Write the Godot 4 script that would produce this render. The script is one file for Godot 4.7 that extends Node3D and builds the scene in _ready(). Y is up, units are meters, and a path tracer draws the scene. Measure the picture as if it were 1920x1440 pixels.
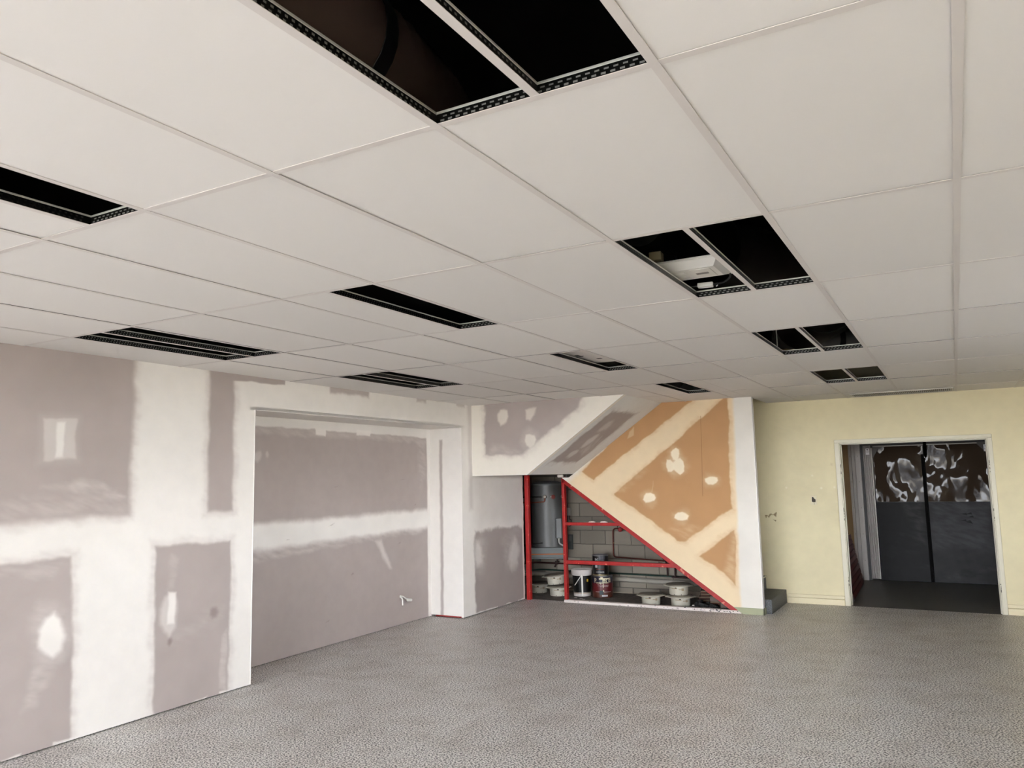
extends Node3D

const CEIL := 2.5965
const COL0 := 0.0766       # x of the ceiling line that the camera sees end-on
const ROW0 := 1.6248       # -z of the first cross line
const ZSPINE := -9.72
const ZFRONT := -8.40
const ZBACK := -10.77
const ZSHOP := 6.2      # the open shop front, behind the viewer
const LEFTX := -5.2032
const SLOPE := 0.0132

var noise := FastNoiseLite.new()
var mats := {}
var names := {}
var rng := RandomNumberGenerator.new()

# ---------------------------------------------------------------- helpers: nodes
func numbered(called: String) -> String:
	if not names.has(called):
		names[called] = 0
		return called
	names[called] += 1
	return "%s_%03d" % [called, names[called]]

func thing(called: String, label: String, category: String, at := Vector3.ZERO, turn := 0.0, group := "") -> Node3D:
	var o := Node3D.new()
	o.name = numbered(called)
	add_child(o)
	o.position = at
	o.rotation.y = turn
	o.set_meta("label", label)
	o.set_meta("category", category)
	if group:
		o.set_meta("group", group)
	return o

func setting(called: String, label: String, category: String) -> Node3D:
	var o := Node3D.new()
	o.name = called
	add_child(o)
	o.set_meta("kind", "structure")
	o.set_meta("label", label)
	o.set_meta("category", category)
	return o

func part(called: String, st, m: Material, parent: Node3D, whole := false) -> MeshInstance3D:
	var mesh: Mesh = st if st is Mesh else st.commit()
	var list := [mesh]
	if st is SurfaceTool and not whole:
		list = separate(mesh)
	var first: MeshInstance3D
	for me in list:
		var o := MeshInstance3D.new()
		o.name = called
		o.mesh = me
		for i in me.get_surface_count():
			me.surface_set_material(i, m)
		parent.add_child(o, true)
		if first == null:
			first = o
	return first

# pieces that stand apart from each other become meshes of their own
func separate(mesh: ArrayMesh) -> Array:
	var arr := mesh.surface_get_arrays(0)
	var vs: PackedVector3Array = arr[Mesh.ARRAY_VERTEX]
	if vs.size() > 9000:
		return [mesh]
	var at := {}
	var root := PackedInt32Array()
	var find := func(x: int) -> int:
		while root[x] != x:
			root[x] = root[root[x]]
			x = root[x]
		return x
	var id := PackedInt32Array()
	for v in vs:
		var key := Vector3i((v * 20000.0).round())
		if not at.has(key):
			at[key] = root.size()
			root.append(root.size())
		id.append(at[key])
	for t in range(0, vs.size(), 3):
		var a: int = find.call(id[t])
		for k in [1, 2]:
			var b: int = find.call(id[t + k])
			if a != b:
				root[b] = a
	var boxes := {}
	for t in vs.size():
		var g: int = find.call(id[t])
		if boxes.has(g):
			boxes[g] = boxes[g].expand(vs[t])
		else:
			boxes[g] = AABB(vs[t], Vector3.ZERO)
	if boxes.size() == 1 or boxes.size() > 60:
		return [mesh]
	var keys := boxes.keys()
	for i in keys.size():
		for j in i:
			if boxes[keys[i]].grow(0.004).intersects(boxes[keys[j]].grow(0.004)):
				root[find.call(keys[i])] = find.call(keys[j])
	var groups := {}
	for t in range(0, vs.size(), 3):
		var g: int = find.call(id[t])
		if not groups.has(g):
			groups[g] = []
		groups[g].append(t)
	if groups.size() == 1:
		return [mesh]
	var ns: PackedVector3Array = arr[Mesh.ARRAY_NORMAL]
	var us: PackedVector2Array = arr[Mesh.ARRAY_TEX_UV]
	var out := []
	for g in groups:
		var s := mb()
		for t in groups[g]:
			for k in 3:
				s.set_normal(ns[t + k])
				s.set_uv(us[t + k])
				s.add_vertex(vs[t + k])
		out.append(s.commit())
	return out

func mat(c: Color, rough := 0.7, metal := 0.0, spec := 0.5) -> StandardMaterial3D:
	var key := "%s %f %f %f" % [c.to_html(), rough, metal, spec]
	if not mats.has(key):
		var m := StandardMaterial3D.new()
		m.albedo_color = c
		m.roughness = rough
		m.metallic = metal
		m.metallic_specular = spec
		mats[key] = m
	return mats[key]

func image_mat(img: Image, rough := 0.75, spec := 0.4) -> StandardMaterial3D:
	var m := StandardMaterial3D.new()
	m.albedo_texture = ImageTexture.create_from_image(img)
	m.roughness = rough
	m.metallic_specular = spec
	m.texture_repeat = false
	return m

# ---------------------------------------------------------------- helpers: shapes
func mb() -> SurfaceTool:
	var st := SurfaceTool.new()
	st.begin(Mesh.PRIMITIVE_TRIANGLES)
	return st

func tri(st: SurfaceTool, a: Vector3, b: Vector3, c: Vector3, na: Vector3, nb: Vector3, nc: Vector3, ua := Vector2.ZERO, ub := Vector2.ZERO, uc := Vector2.ZERO) -> void:
	if (b - a).cross(c - a).dot(na + nb + nc) > 0.0:
		tri(st, a, c, b, na, nc, nb, ua, uc, ub)
		return
	st.set_normal(na); st.set_uv(ua); st.add_vertex(a)
	st.set_normal(nb); st.set_uv(ub); st.add_vertex(b)
	st.set_normal(nc); st.set_uv(uc); st.add_vertex(c)

func quad(st: SurfaceTool, a: Vector3, b: Vector3, c: Vector3, d: Vector3, n: Vector3, ua := Vector2.ZERO, ub := Vector2.ZERO, uc := Vector2.ZERO, ud := Vector2.ZERO) -> void:
	tri(st, a, b, c, n, n, n, ua, ub, uc)
	tri(st, a, c, d, n, n, n, ua, uc, ud)

func box(st: SurfaceTool, lo: Vector3, hi: Vector3, b := 0.0, xf := Transform3D()) -> void:
	var c := (lo + hi) * 0.5
	var h := (hi - lo) * 0.5
	var corner := func(s: Vector3, k: int) -> Vector3:
		var v := Vector3()
		for i in 3:
			v[i] = c[i] + s[i] * (h[i] if i == k else h[i] - b)
		return xf * v
	for k in 3:
		var l := (k + 1) % 3
		var m := (k + 2) % 3
		for sg in [-1.0, 1.0]:
			var v := []
			for q in [[-1, -1], [1, -1], [1, 1], [-1, 1]]:
				var s := Vector3()
				s[k] = sg; s[l] = q[0]; s[m] = q[1]
				v.append(corner.call(s, k))
			var n := Vector3()
			n[k] = sg
			quad(st, v[0], v[1], v[2], v[3], (xf.basis * n).normalized())
			if b > 0.0:
				for sl in [-1.0, 1.0]:
					var e := []
					for q in [[k, -1.0], [k, 1.0], [l, 1.0], [l, -1.0]]:
						var s := Vector3()
						s[k] = sg; s[l] = sl; s[m] = q[1]
						e.append(corner.call(s, q[0]))
					var ne := Vector3()
					ne[k] = sg; ne[l] = sl
					quad(st, e[0], e[1], e[2], e[3], (xf.basis * ne).normalized())
	if b > 0.0:
		for sx in [-1.0, 1.0]:
			for sy in [-1.0, 1.0]:
				for sz in [-1.0, 1.0]:
					var s := Vector3(sx, sy, sz)
					var n := (xf.basis * s).normalized()
					tri(st, corner.call(s, 0), corner.call(s, 1), corner.call(s, 2), n, n, n)

func lathe(st: SurfaceTool, prof: Array, seg := 32, xf := Transform3D(), uv_v0 := 0.0, uv_v1 := 1.0) -> void:
	for i in prof.size() - 1:
		var p: Vector2 = prof[i]
		var q: Vector2 = prof[i + 1]
		if p.distance_to(q) < 1e-6:
			continue
		var t := (q - p).normalized()
		var nn := Vector2(t.y, -t.x)
		for k in seg:
			var a0 := TAU * k / seg
			var a1 := TAU * (k + 1) / seg
			var d0 := Vector3(sin(a0), 0, cos(a0))
			var d1 := Vector3(sin(a1), 0, cos(a1))
			var n0 := (xf.basis * (d0 * nn.x + Vector3.UP * nn.y)).normalized()
			var n1 := (xf.basis * (d1 * nn.x + Vector3.UP * nn.y)).normalized()
			var A := xf * (d0 * p.x + Vector3.UP * p.y)
			var B := xf * (d1 * p.x + Vector3.UP * p.y)
			var C := xf * (d1 * q.x + Vector3.UP * q.y)
			var D := xf * (d0 * q.x + Vector3.UP * q.y)
			var u0 := fposmod(float(k) / seg + 0.5, 1.0)
			var u1 := u0 + 1.0 / seg
			var vp := 1.0 - (p.y - uv_v0) / (uv_v1 - uv_v0)
			var vq := 1.0 - (q.y - uv_v0) / (uv_v1 - uv_v0)
			if p.x > 1e-6:
				tri(st, A, B, C, n0, n1, n1, Vector2(u0, vp), Vector2(u1, vp), Vector2(u1, vq))
			if q.x > 1e-6:
				tri(st, A, C, D, n0, n1, n0, Vector2(u0, vp), Vector2(u1, vq), Vector2(u0, vq))

func tube(st: SurfaceTool, pts: Array, r: float, seg := 10) -> void:
	var up := Vector3.UP
	var t0: Vector3 = (pts[1] - pts[0]).normalized()
	if absf(t0.dot(up)) > 0.9:
		up = Vector3.RIGHT
	var side := t0.cross(up).normalized()
	var rings := []
	for i in pts.size():
		var t: Vector3
		if i == 0:
			t = t0
		elif i == pts.size() - 1:
			t = (pts[i] - pts[i - 1]).normalized()
		else:
			t = ((pts[i] - pts[i - 1]).normalized() + (pts[i + 1] - pts[i]).normalized()).normalized()
		side = (side - t * side.dot(t)).normalized()
		var other := t.cross(side)
		var ring := []
		for k in seg:
			var a := TAU * k / seg
			ring.append(side * cos(a) + other * sin(a))
		rings.append(ring)
	for i in pts.size() - 1:
		for k in seg:
			var k1 := (k + 1) % seg
			var n00: Vector3 = rings[i][k]
			var n01: Vector3 = rings[i][k1]
			var n10: Vector3 = rings[i + 1][k]
			var n11: Vector3 = rings[i + 1][k1]
			tri(st, pts[i] + n00 * r, pts[i] + n01 * r, pts[i + 1] + n11 * r, n00, n01, n11)
			tri(st, pts[i] + n00 * r, pts[i + 1] + n11 * r, pts[i + 1] + n10 * r, n00, n11, n10)
	for e in [0, pts.size() - 1]:
		var n: Vector3 = -t0 if e == 0 else (pts[e] - pts[e - 1]).normalized()
		for k in seg:
			tri(st, pts[e], pts[e] + rings[e][k] * r, pts[e] + rings[e][(k + 1) % seg] * r, n, n, n)

func smooth_path(pts: Array, rad := 0.04, steps := 6) -> Array:
	var out := [pts[0]]
	for i in range(1, pts.size() - 1):
		var a: Vector3 = pts[i - 1]
		var b: Vector3 = pts[i]
		var c: Vector3 = pts[i + 1]
		var r := minf(rad, minf(a.distance_to(b), b.distance_to(c)) * 0.45)
		var p := b + (a - b).normalized() * r
		var q := b + (c - b).normalized() * r
		for k in steps + 1:
			var t := float(k) / steps
			out.append(p.lerp(b, t).lerp(b.lerp(q, t), t))
	out.append(pts[-1])
	return out

# a flat polygon of (u, v) pushed back along -n; uv runs over the rectangle area
func slab(st: SurfaceTool, pts: Array, o: Vector3, du: Vector3, dv: Vector3, n: Vector3, depth: float, area := Rect2(0, 0, 1, 1)) -> void:
	var packed := PackedVector2Array(pts)
	var idx := Geometry2D.triangulate_polygon(packed)
	var back := -n * depth
	var P := func(p: Vector2) -> Vector3: return o + du * p.x + dv * p.y
	var T := func(p: Vector2) -> Vector2: return Vector2((p.x - area.position.x) / area.size.x, 1.0 - (p.y - area.position.y) / area.size.y)
	for i in range(0, idx.size(), 3):
		var a: Vector2 = packed[idx[i]]
		var b: Vector2 = packed[idx[i + 1]]
		var c: Vector2 = packed[idx[i + 2]]
		tri(st, P.call(a), P.call(b), P.call(c), n, n, n, T.call(a), T.call(b), T.call(c))
		tri(st, P.call(a) + back, P.call(b) + back, P.call(c) + back, -n, -n, -n, T.call(a), T.call(b), T.call(c))
	var mid := Vector2.ZERO
	var ccw := not Geometry2D.is_polygon_clockwise(packed)
	for i in packed.size():
		var a := packed[i]
		var b := packed[(i + 1) % packed.size()]
		var e := (b - a).normalized()
		var out2 := Vector2(e.y, -e.x) * (1.0 if ccw else -1.0)
		var en := (du * out2.x + dv * out2.y).normalized()
		quad(st, P.call(a), P.call(b), P.call(b) + back, P.call(a) + back, en, T.call(a), T.call(b), T.call(b), T.call(a))

func rect(u0: float, v0: float, u1: float, v1: float) -> Array:
	return [Vector2(u0, v0), Vector2(u1, v0), Vector2(u1, v1), Vector2(u0, v1)]

# ---------------------------------------------------------------- helpers: painted surfaces
func n2(x: float, y: float) -> float:
	return noise.get_noise_2d(x * 100.0, y * 100.0)

func canvas(area: Rect2, ppm: float, base: Color, vary := 0.02) -> Dictionary:
	var w := int(ceil(area.size.x * ppm))
	var h := int(ceil(area.size.y * ppm))
	var img := Image.create(w, h, false, Image.FORMAT_RGB8)
	for j in h:
		for i in w:
			var k := 1.0 + vary * (n2(i / ppm * 0.9 + 31.0, j / ppm * 0.9) + 0.6 * n2(i / ppm * 6.0, j / ppm * 6.0 + 17.0))
			img.set_pixel(i, j, Color(base.r * k, base.g * k, base.b * k))
	return {"img": img, "area": area, "ppm": ppm}

func paint(c: Dictionary, pts: Array, col: Color, feather := 0.02, wob := 0.015, strength := 1.0, streak := 0.0) -> void:
	var area: Rect2 = c.area
	var ppm: float = c.ppm
	var img: Image = c.img
	var lo := Vector2(1e9, 1e9)
	var hi := -lo
	for p in pts:
		lo = lo.min(p)
		hi = hi.max(p)
	var pad := feather + wob * 1.5
	var i0 := maxi(0, int((lo.x - pad - area.position.x) * ppm))
	var i1 := mini(img.get_width() - 1, int((hi.x + pad - area.position.x) * ppm))
	var j0 := maxi(0, int((area.end.y - hi.y - pad) * ppm))
	var j1 := mini(img.get_height() - 1, int((area.end.y - lo.y + pad) * ppm))
	var n := pts.size()
	for j in range(j0, j1 + 1):
		var y := area.end.y - (j + 0.5) / ppm
		for i in range(i0, i1 + 1):
			var x := area.position.x + (i + 0.5) / ppm
			var px := x + wob * n2(x * 3.0 + 5.0, y * 3.0) + wob * 0.22 * n2(x * 14.0, y * 14.0 + 9.0)
			var py := y + wob * n2(x * 3.0, y * 3.0 + 77.0) + wob * 0.22 * n2(x * 14.0 + 3.0, y * 14.0)
			var best := 1e9
			var inside := false
			var a: Vector2 = pts[n - 1]
			for b: Vector2 in pts:
				var ex := a.x - b.x
				var ey := a.y - b.y
				var wx := px - b.x
				var wy := py - b.y
				var t := clampf((wx * ex + wy * ey) / (ex * ex + ey * ey), 0.0, 1.0)
				var dx := wx - ex * t
				var dy := wy - ey * t
				best = minf(best, dx * dx + dy * dy)
				if (b.y > py) != (a.y > py) and px < ex * (py - b.y) / ey + b.x:
					inside = not inside
				a = b
			var d := sqrt(best) * (1.0 if inside else -1.0)
			if d < -feather:
				continue
			var al := smoothstep(-feather, feather, d) * strength
			if streak > 0.0:
				al *= clampf(1.0 - streak * (0.5 + n2(x * 4.0, y * 13.0 + x * 4.0)), 0.0, 1.0)
			var k := 1.0 + 0.03 * n2(x * 2.0 + 50.0, y * 2.0)
			var was := img.get_pixel(i, j)
			img.set_pixel(i, j, was.lerp(Color(col.r * k, col.g * k, col.b * k), al))

# bare board showing through the compound, with a thin scraped margin round it
func bare(c: Dictionary, pts: Array, col: Color, feather := 0.02, wob := 0.015, margin := 0.045) -> void:
	var grown := Geometry2D.offset_polygon(PackedVector2Array(pts), margin, Geometry2D.JOIN_MITER)
	if grown.size() > 0:
		paint(c, Array(grown[0]), col, 0.03, wob * 2.2, 0.30, 0.55)
	paint(c, pts, col, feather, wob)

func blob(x: float, y: float, rx: float, ry: float, n := 9, sd := 1) -> Array:
	var out := []
	for i in n:
		var a := TAU * i / n
		var k := 1.0 + 0.18 * sin(i * 2.7 + sd * 1.9) * cos(i * 1.3 + sd)
		out.append(Vector2(x + cos(a) * rx * k, y + sin(a) * ry * k))
	return out

func V(a: Array) -> Array:
	var out := []
	for p in a:
		out.append(Vector2(p[0], p[1]))
	return out

# ================================================================ the scene
func _ready() -> void:
	rng.seed = 7
	noise.seed = 3
	noise.noise_type = FastNoiseLite.TYPE_SIMPLEX_SMOOTH
	noise.frequency = 0.01
	noise.fractal_octaves = 3
	view_and_light()
	colours()
	make_floor()
	make_ceiling()
	make_outer_shell()
	make_left_wall()
	make_stair_walls()
	make_back_wall()
	make_lobby()
	make_block_wall()
	make_staircase()
	make_steel_frame()
	make_water_heater()
	make_pipes()
	make_cans()
	make_fittings()
	make_bricks()
	make_ceiling_things()
	make_small_things()

func view_and_light() -> void:
	var cam := Camera3D.new()
	cam.name = "camera"
	cam.fov = rad_to_deg(2.0 * atan(720.0 / 1465.07))
	cam.keep_aspect = Camera3D.KEEP_HEIGHT
	cam.near = 0.05
	cam.far = 200.0
	cam.transform = Transform3D(Basis(Vector3.UP, 0.5113) * Basis(Vector3.RIGHT, 0.1201) * Basis(Vector3.BACK, -0.0215), Vector3(0, 1.6706, 0))
	add_child(cam)
	cam.current = true

	var env := Environment.new()
	env.background_mode = Environment.BG_SKY
	var sky := Sky.new()
	var sm := ProceduralSkyMaterial.new()
	sm.sky_top_color = Color(0.81, 0.84, 0.90)
	sm.sky_horizon_color = Color(0.915, 0.93, 0.955)
	sm.sky_curve = 0.2
	sm.ground_bottom_color = Color(0.55, 0.53, 0.50)
	sm.ground_horizon_color = Color(0.75, 0.74, 0.72)
	sm.sky_energy_multiplier = 1.0
	sm.energy_multiplier = SKY_ENERGY
	sky.sky_material = sm
	env.sky = sky
	env.ambient_light_source = Environment.AMBIENT_SOURCE_SKY
	env.tonemap_mode = Environment.TONE_MAPPER_LINEAR
	env.tonemap_exposure = EXPOSURE
	env.sdfgi_enabled = true
	env.ssao_enabled = true
	env.ssil_enabled = true
	var we := WorldEnvironment.new()
	we.name = "world"
	we.environment = env
	add_child(we)

	var sun := DirectionalLight3D.new()
	sun.name = "sun"
	sun.light_energy = SUN_ENERGY
	sun.light_color = Color(1.0, 0.95, 0.88)
	sun.light_angular_distance = 0.5
	sun.shadow_enabled = true
	add_child(sun)
	sun.look_at_from_position(Vector3(-6.0, 14.0, -5.0), Vector3.ZERO)

const SKY_ENERGY := 20.0
const SUN_ENERGY := 3.0
const EXPOSURE := 2.2

var white_paint: StandardMaterial3D
var yellow_paint: StandardMaterial3D
var red_paint: StandardMaterial3D
var steel_grey: StandardMaterial3D
var bright_zinc: StandardMaterial3D
var black_plastic: StandardMaterial3D
var white_plastic: StandardMaterial3D
const COMPOUND := Color(0.905, 0.885, 0.86)
const BOARD := Color(0.675, 0.63, 0.61)

func colours() -> void:
	white_paint = mat(Color(0.88, 0.865, 0.84), 0.6)
	yellow_paint = mat(Color(0.84, 0.80, 0.66), 0.5)
	red_paint = mat(Color(0.68, 0.075, 0.07), 0.4)
	steel_grey = mat(Color(0.42, 0.44, 0.44), 0.4, 0.3)
	bright_zinc = mat(Color(0.86, 0.855, 0.82), 0.32, 0.45)
	black_plastic = mat(Color(0.02, 0.02, 0.022), 0.4)
	white_plastic = mat(Color(0.88, 0.87, 0.84), 0.35)

# ---------------------------------------------------------------- floor
func make_floor() -> void:
	var fl := setting("floor", "grey speckled floor running the length of the room", "floor")
	var m := StandardMaterial3D.new()
	var size := 1024
	var f1 := FastNoiseLite.new()
	f1.noise_type = FastNoiseLite.TYPE_SIMPLEX
	f1.seed = 11
	f1.frequency = 0.115
	f1.fractal_octaves = 2
	var t := NoiseTexture2D.new()
	t.width = size
	t.height = size
	t.seamless = true
	t.seamless_blend_skirt = 0.08
	t.noise = f1
	var g := Gradient.new()
	g.offsets = PackedFloat32Array([0.0, 0.28, 0.40, 0.47, 0.60, 0.72, 1.0])
	g.colors = PackedColorArray([Color(0.28, 0.275, 0.275), Color(0.38, 0.375, 0.37), Color(0.72, 0.71, 0.70), Color(0.86, 0.85, 0.84), Color(0.91, 0.90, 0.89), Color(0.95, 0.94, 0.925), Color(0.98, 0.97, 0.96)])
	t.color_ramp = g
	m.albedo_texture = t
	m.uv1_triplanar = true
	m.uv1_world_triplanar = true
	m.uv1_scale = Vector3(0.47, 0.47, 0.47)
	m.roughness = 0.42
	m.metallic_specular = 0.45
	# worn, dusty patches over the speckle
	var f2 := FastNoiseLite.new()
	f2.noise_type = FastNoiseLite.TYPE_SIMPLEX_SMOOTH
	f2.seed = 5
	f2.frequency = 0.012
	f2.fractal_octaves = 5
	var t2 := NoiseTexture2D.new()
	t2.width = 1024
	t2.height = 1024
	t2.seamless = true
	t2.noise = f2
	var g2 := Gradient.new()
	g2.offsets = PackedFloat32Array([0.0, 0.35, 0.6, 1.0])
	g2.colors = PackedColorArray([Color(0.88, 0.865, 0.85), Color(0.955, 0.945, 0.935), Color(0.985, 0.98, 0.975), Color(1, 1, 1)])
	t2.color_ramp = g2
	m.detail_enabled = true
	m.detail_blend_mode = BaseMaterial3D.BLEND_MODE_MUL
	m.detail_uv_layer = BaseMaterial3D.DETAIL_UV_2
	m.detail_albedo = t2
	m.uv2_triplanar = true
	m.uv2_world_triplanar = true
	m.uv2_scale = Vector3(0.19, 0.19, 0.19)
	var st := mb()
	box(st, Vector3(-6.1, -0.12, ZBACK), Vector3(2.75, 0.0, ZSHOP + 0.15))
	part("speckled_screed", st, m, fl)
	# bare concrete under the stair, 2 mm above the slab
	var cm := StandardMaterial3D.new()
	var f3 := FastNoiseLite.new()
	f3.seed = 21
	f3.frequency = 0.02
	f3.fractal_octaves = 5
	var t3 := NoiseTexture2D.new()
	t3.width = 512
	t3.height = 512
	t3.seamless = true
	t3.noise = f3
	var g3 := Gradient.new()
	g3.colors = PackedColorArray([Color(0.36, 0.34, 0.32), Color(0.52, 0.50, 0.475)])
	t3.color_ramp = g3
	cm.albedo_texture = t3
	cm.uv1_triplanar = true
	cm.uv1_world_triplanar = true
	cm.roughness = 0.85
	st = mb()
	box(st, Vector3(-5.88, 0.0, ZBACK), Vector3(-2.2, 0.003, -9.80))
	part("bare_concrete", st, cm, fl)
	var lm := mat(Color(0.42, 0.42, 0.39), 0.4)
	st = mb()
	box(st, Vector3(-1.6, -0.12, -15.5), Vector3(1.4, 0.001, ZBACK))
	part("lobby_floor", st, lm, fl)
	# pavement outside the open shop front
	st = mb()
	box(st, Vector3(-25, -0.25, ZSHOP + 0.16), Vector3(30, -0.05, 34))
	part("pavement", st, mat(Color(0.45, 0.44, 0.42), 0.9), fl, true)
	st = mb()
	box(st, Vector3(2.76, -0.25, -25), Vector3(30, -0.05, ZSHOP + 0.16))
	part("asphalt", st, mat(Color(0.30, 0.30, 0.30), 0.9), fl, true)

# ---------------------------------------------------------------- ceiling
const OPEN := [[-2, -1], [-2, 1], [-2, 3], [-2, 5], [-8, 1], [-8, 3]]           # whole cells left open, with a short tee down the middle
const HALF := [[-5, -1], [-5, 1], [-5, 3], [-5, 5]]                             # only the right half is open
func lx(j: int) -> float: return COL0 + 0.6 * j
func rz(i: int) -> float: return -(ROW0 + 1.2 * i)
func left_x(z: float) -> float: return LEFTX + SLOPE * z
func back_limit(x: float) -> float:
	if x < -3.29: return ZFRONT - 0.02
	if x < -2.14: return ZSPINE - 0.02
	return ZBACK

func make_ceiling() -> void:
	var ce := setting("ceiling", "white suspended ceiling of large tiles with open light slots", "ceiling")
	var tile_mats := []
	for k in 3:
		tile_mats.append(mat(Color(0.905, 0.885, 0.862) * (1.0 - 0.012 * k) + Color(0, 0, 0, 1), 0.75, 0.0, 0.35))
	var tee_mat := mat(Color(0.845, 0.815, 0.79), 0.5, 0.0, 0.45)
	var shapes := {}
	var cuts := [-3.29, -2.14]
	for i in range(-8, 8):
		for j in range(-9, 5):
			if [j, i] in OPEN:
				continue
			var x0 := lx(j) + 0.004
			var x1 := lx(j + 1) - 0.004
			if [j, i] in HALF:
				x1 = lx(j) + 0.3 - 0.004
			var z0 := rz(i) - 0.004
			var z1 := rz(i + 1) + 0.004
			z0 = minf(z0, ZSHOP)
			if j == -9:
				x0 = -5.36
			x1 = minf(x1, 2.62)
			var lift := 0.0015 + rng.randf() * 0.003
			# split where the stair cuts the grid
			var xs := [x0]
			for c in cuts:
				if c > x0 + 0.01 and c < x1 - 0.01 and z1 < ZFRONT:
					xs.append(c)
			xs.append(x1)
			for k in xs.size() - 1:
				var zz := maxf(z1, back_limit((xs[k] + xs[k + 1]) * 0.5))
				if zz > z0 - 0.02 or xs[k + 1] - xs[k] < 0.02:
					continue
				var sz := Vector3(xs[k + 1] - xs[k], 0.012, z0 - zz)
				var key := "%.3f %.3f %d" % [sz.x, sz.z, (i * 7 + j * 3 + 100) % 3]
				if not shapes.has(key):
					var st := mb()
					box(st, Vector3(-sz.x / 2, 0, -sz.z / 2), Vector3(sz.x / 2, sz.y, sz.z / 2), 0.0015)
					shapes[key] = st.commit()
				var o := part("ceiling_tile", shapes[key], tile_mats[(i * 7 + j * 3 + 100) % 3], ce)
				o.position = Vector3((xs[k] + xs[k + 1]) * 0.5, CEIL + lift, (z0 + zz) * 0.5)
	# the tees: a white flange below, a dark slotted web and a bright bulb above
	for j in range(-8, 5):
		var zend := back_limit(lx(j))
		tee(ce, "main_tee", Vector3(lx(j), CEIL, ZSHOP), Vector3(lx(j), CEIL, zend), tee_mat)
	for i in range(-7, 8):
		var zz := rz(i)
		for j in range(-9, 5):
			var a := lx(j)
			if j == -9:
				a = left_x(zz)
			var b := minf(lx(j + 1), 2.62)
			if zz < back_limit((a + b) * 0.5):
				continue
			if zz < ZFRONT and a < -3.29:
				a = -3.29
			tee(ce, "cross_tee", Vector3(a, CEIL + 0.0006, zz), Vector3(b, CEIL + 0.0006, zz), tee_mat)
	for c in OPEN + HALF:
		var xm := lx(c[0]) + 0.3
		tee(ce, "slot_tee", Vector3(xm, CEIL + 0.0008, rz(c[1])), Vector3(xm, CEIL + 0.0008, rz(c[1] + 1)), tee_mat)
	# dark roof space above
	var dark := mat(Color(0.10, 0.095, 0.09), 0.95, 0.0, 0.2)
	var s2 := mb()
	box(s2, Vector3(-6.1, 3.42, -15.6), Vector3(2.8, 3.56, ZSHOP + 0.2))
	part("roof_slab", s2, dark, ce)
	# hanger wires above the openings
	s2 = mb()
	for c in [[-1, 4], [-1, 6], [-2, 4], [-1, 2], [-4, 2], [-4, 4], [-1, 5]]:
		var p := Vector3(lx(c[0]) - 0.02, CEIL + 0.04, rz(c[1]) + 0.12)
		tube(s2, [p, Vector3(p.x, 3.42, p.z)], 0.004, 6)
	part("hanger_wires", s2, bright_zinc, ce)

func tee(ce: Node3D, called: String, a: Vector3, b: Vector3, m: Material) -> void:
	var L := a.distance_to(b)
	if L < 0.05:
		return
	var along := (b - a).normalized()
	var xf := Transform3D(Basis(along, Vector3.UP, along.cross(Vector3.UP)), a)
	var st := mb()
	box(st, Vector3(0, -0.0008, -0.012), Vector3(L, 0.0007, 0.012), 0.0, xf)
	var o := part(called, st, m, ce)
	var w := mb()
	box(w, Vector3(0, 0.0007, -0.0015), Vector3(L, 0.031, 0.0015), 0.0, xf)
	part("web", w, mat(Color(0.13, 0.13, 0.125), 0.32, 0.85), o)
	w = mb()
	box(w, Vector3(0, 0.031, -0.0035), Vector3(L, 0.038, 0.0035), 0.001, xf)
	part("bulb", w, bright_zinc, o)

func slot_marks(ce: Node3D) -> void:
	# the punched slots in the webs round the openings: dark holes in two staggered rows
	var st := mb()
	for c in OPEN + HALF:
		var x0: float = lx(c[0]) if c in OPEN else lx(c[0]) + 0.3
		var edges := [[x0, 1.0], [lx(c[0]) + 0.3, 1.0]]
		for e in edges:
			var n := 60
			for k in n:
				var z: float = rz(c[1]) - 0.02 - k * (1.16 / n)
				for row in 2:
					var y := CEIL + 0.009 + 0.012 * row
					var zz := z - 0.005 * row
					box(st, Vector3(e[0] + 0.0014, y, zz - 0.004), Vector3(e[0] + 0.0022, y + 0.005, zz + 0.004))
		var zf := rz(c[1] + 1)
		var n2_ := int((lx(c[0] + 1) - x0) / 0.024)
		for k in n2_:
			var x: float = x0 + 0.014 + k * 0.024
			box(st, Vector3(x, CEIL + 0.010, zf + 0.0014), Vector3(x + 0.012, CEIL + 0.015, zf + 0.0022))
			box(st, Vector3(x + 0.008, CEIL + 0.021, zf + 0.0014), Vector3(x + 0.020, CEIL + 0.025, zf + 0.0022))
	var o := part("punched_slots", st, mat(Color(0.50, 0.50, 0.48), 0.6, 0.3, 0.4), ce, true)
	o.set_meta("kind", "stuff")

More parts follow.
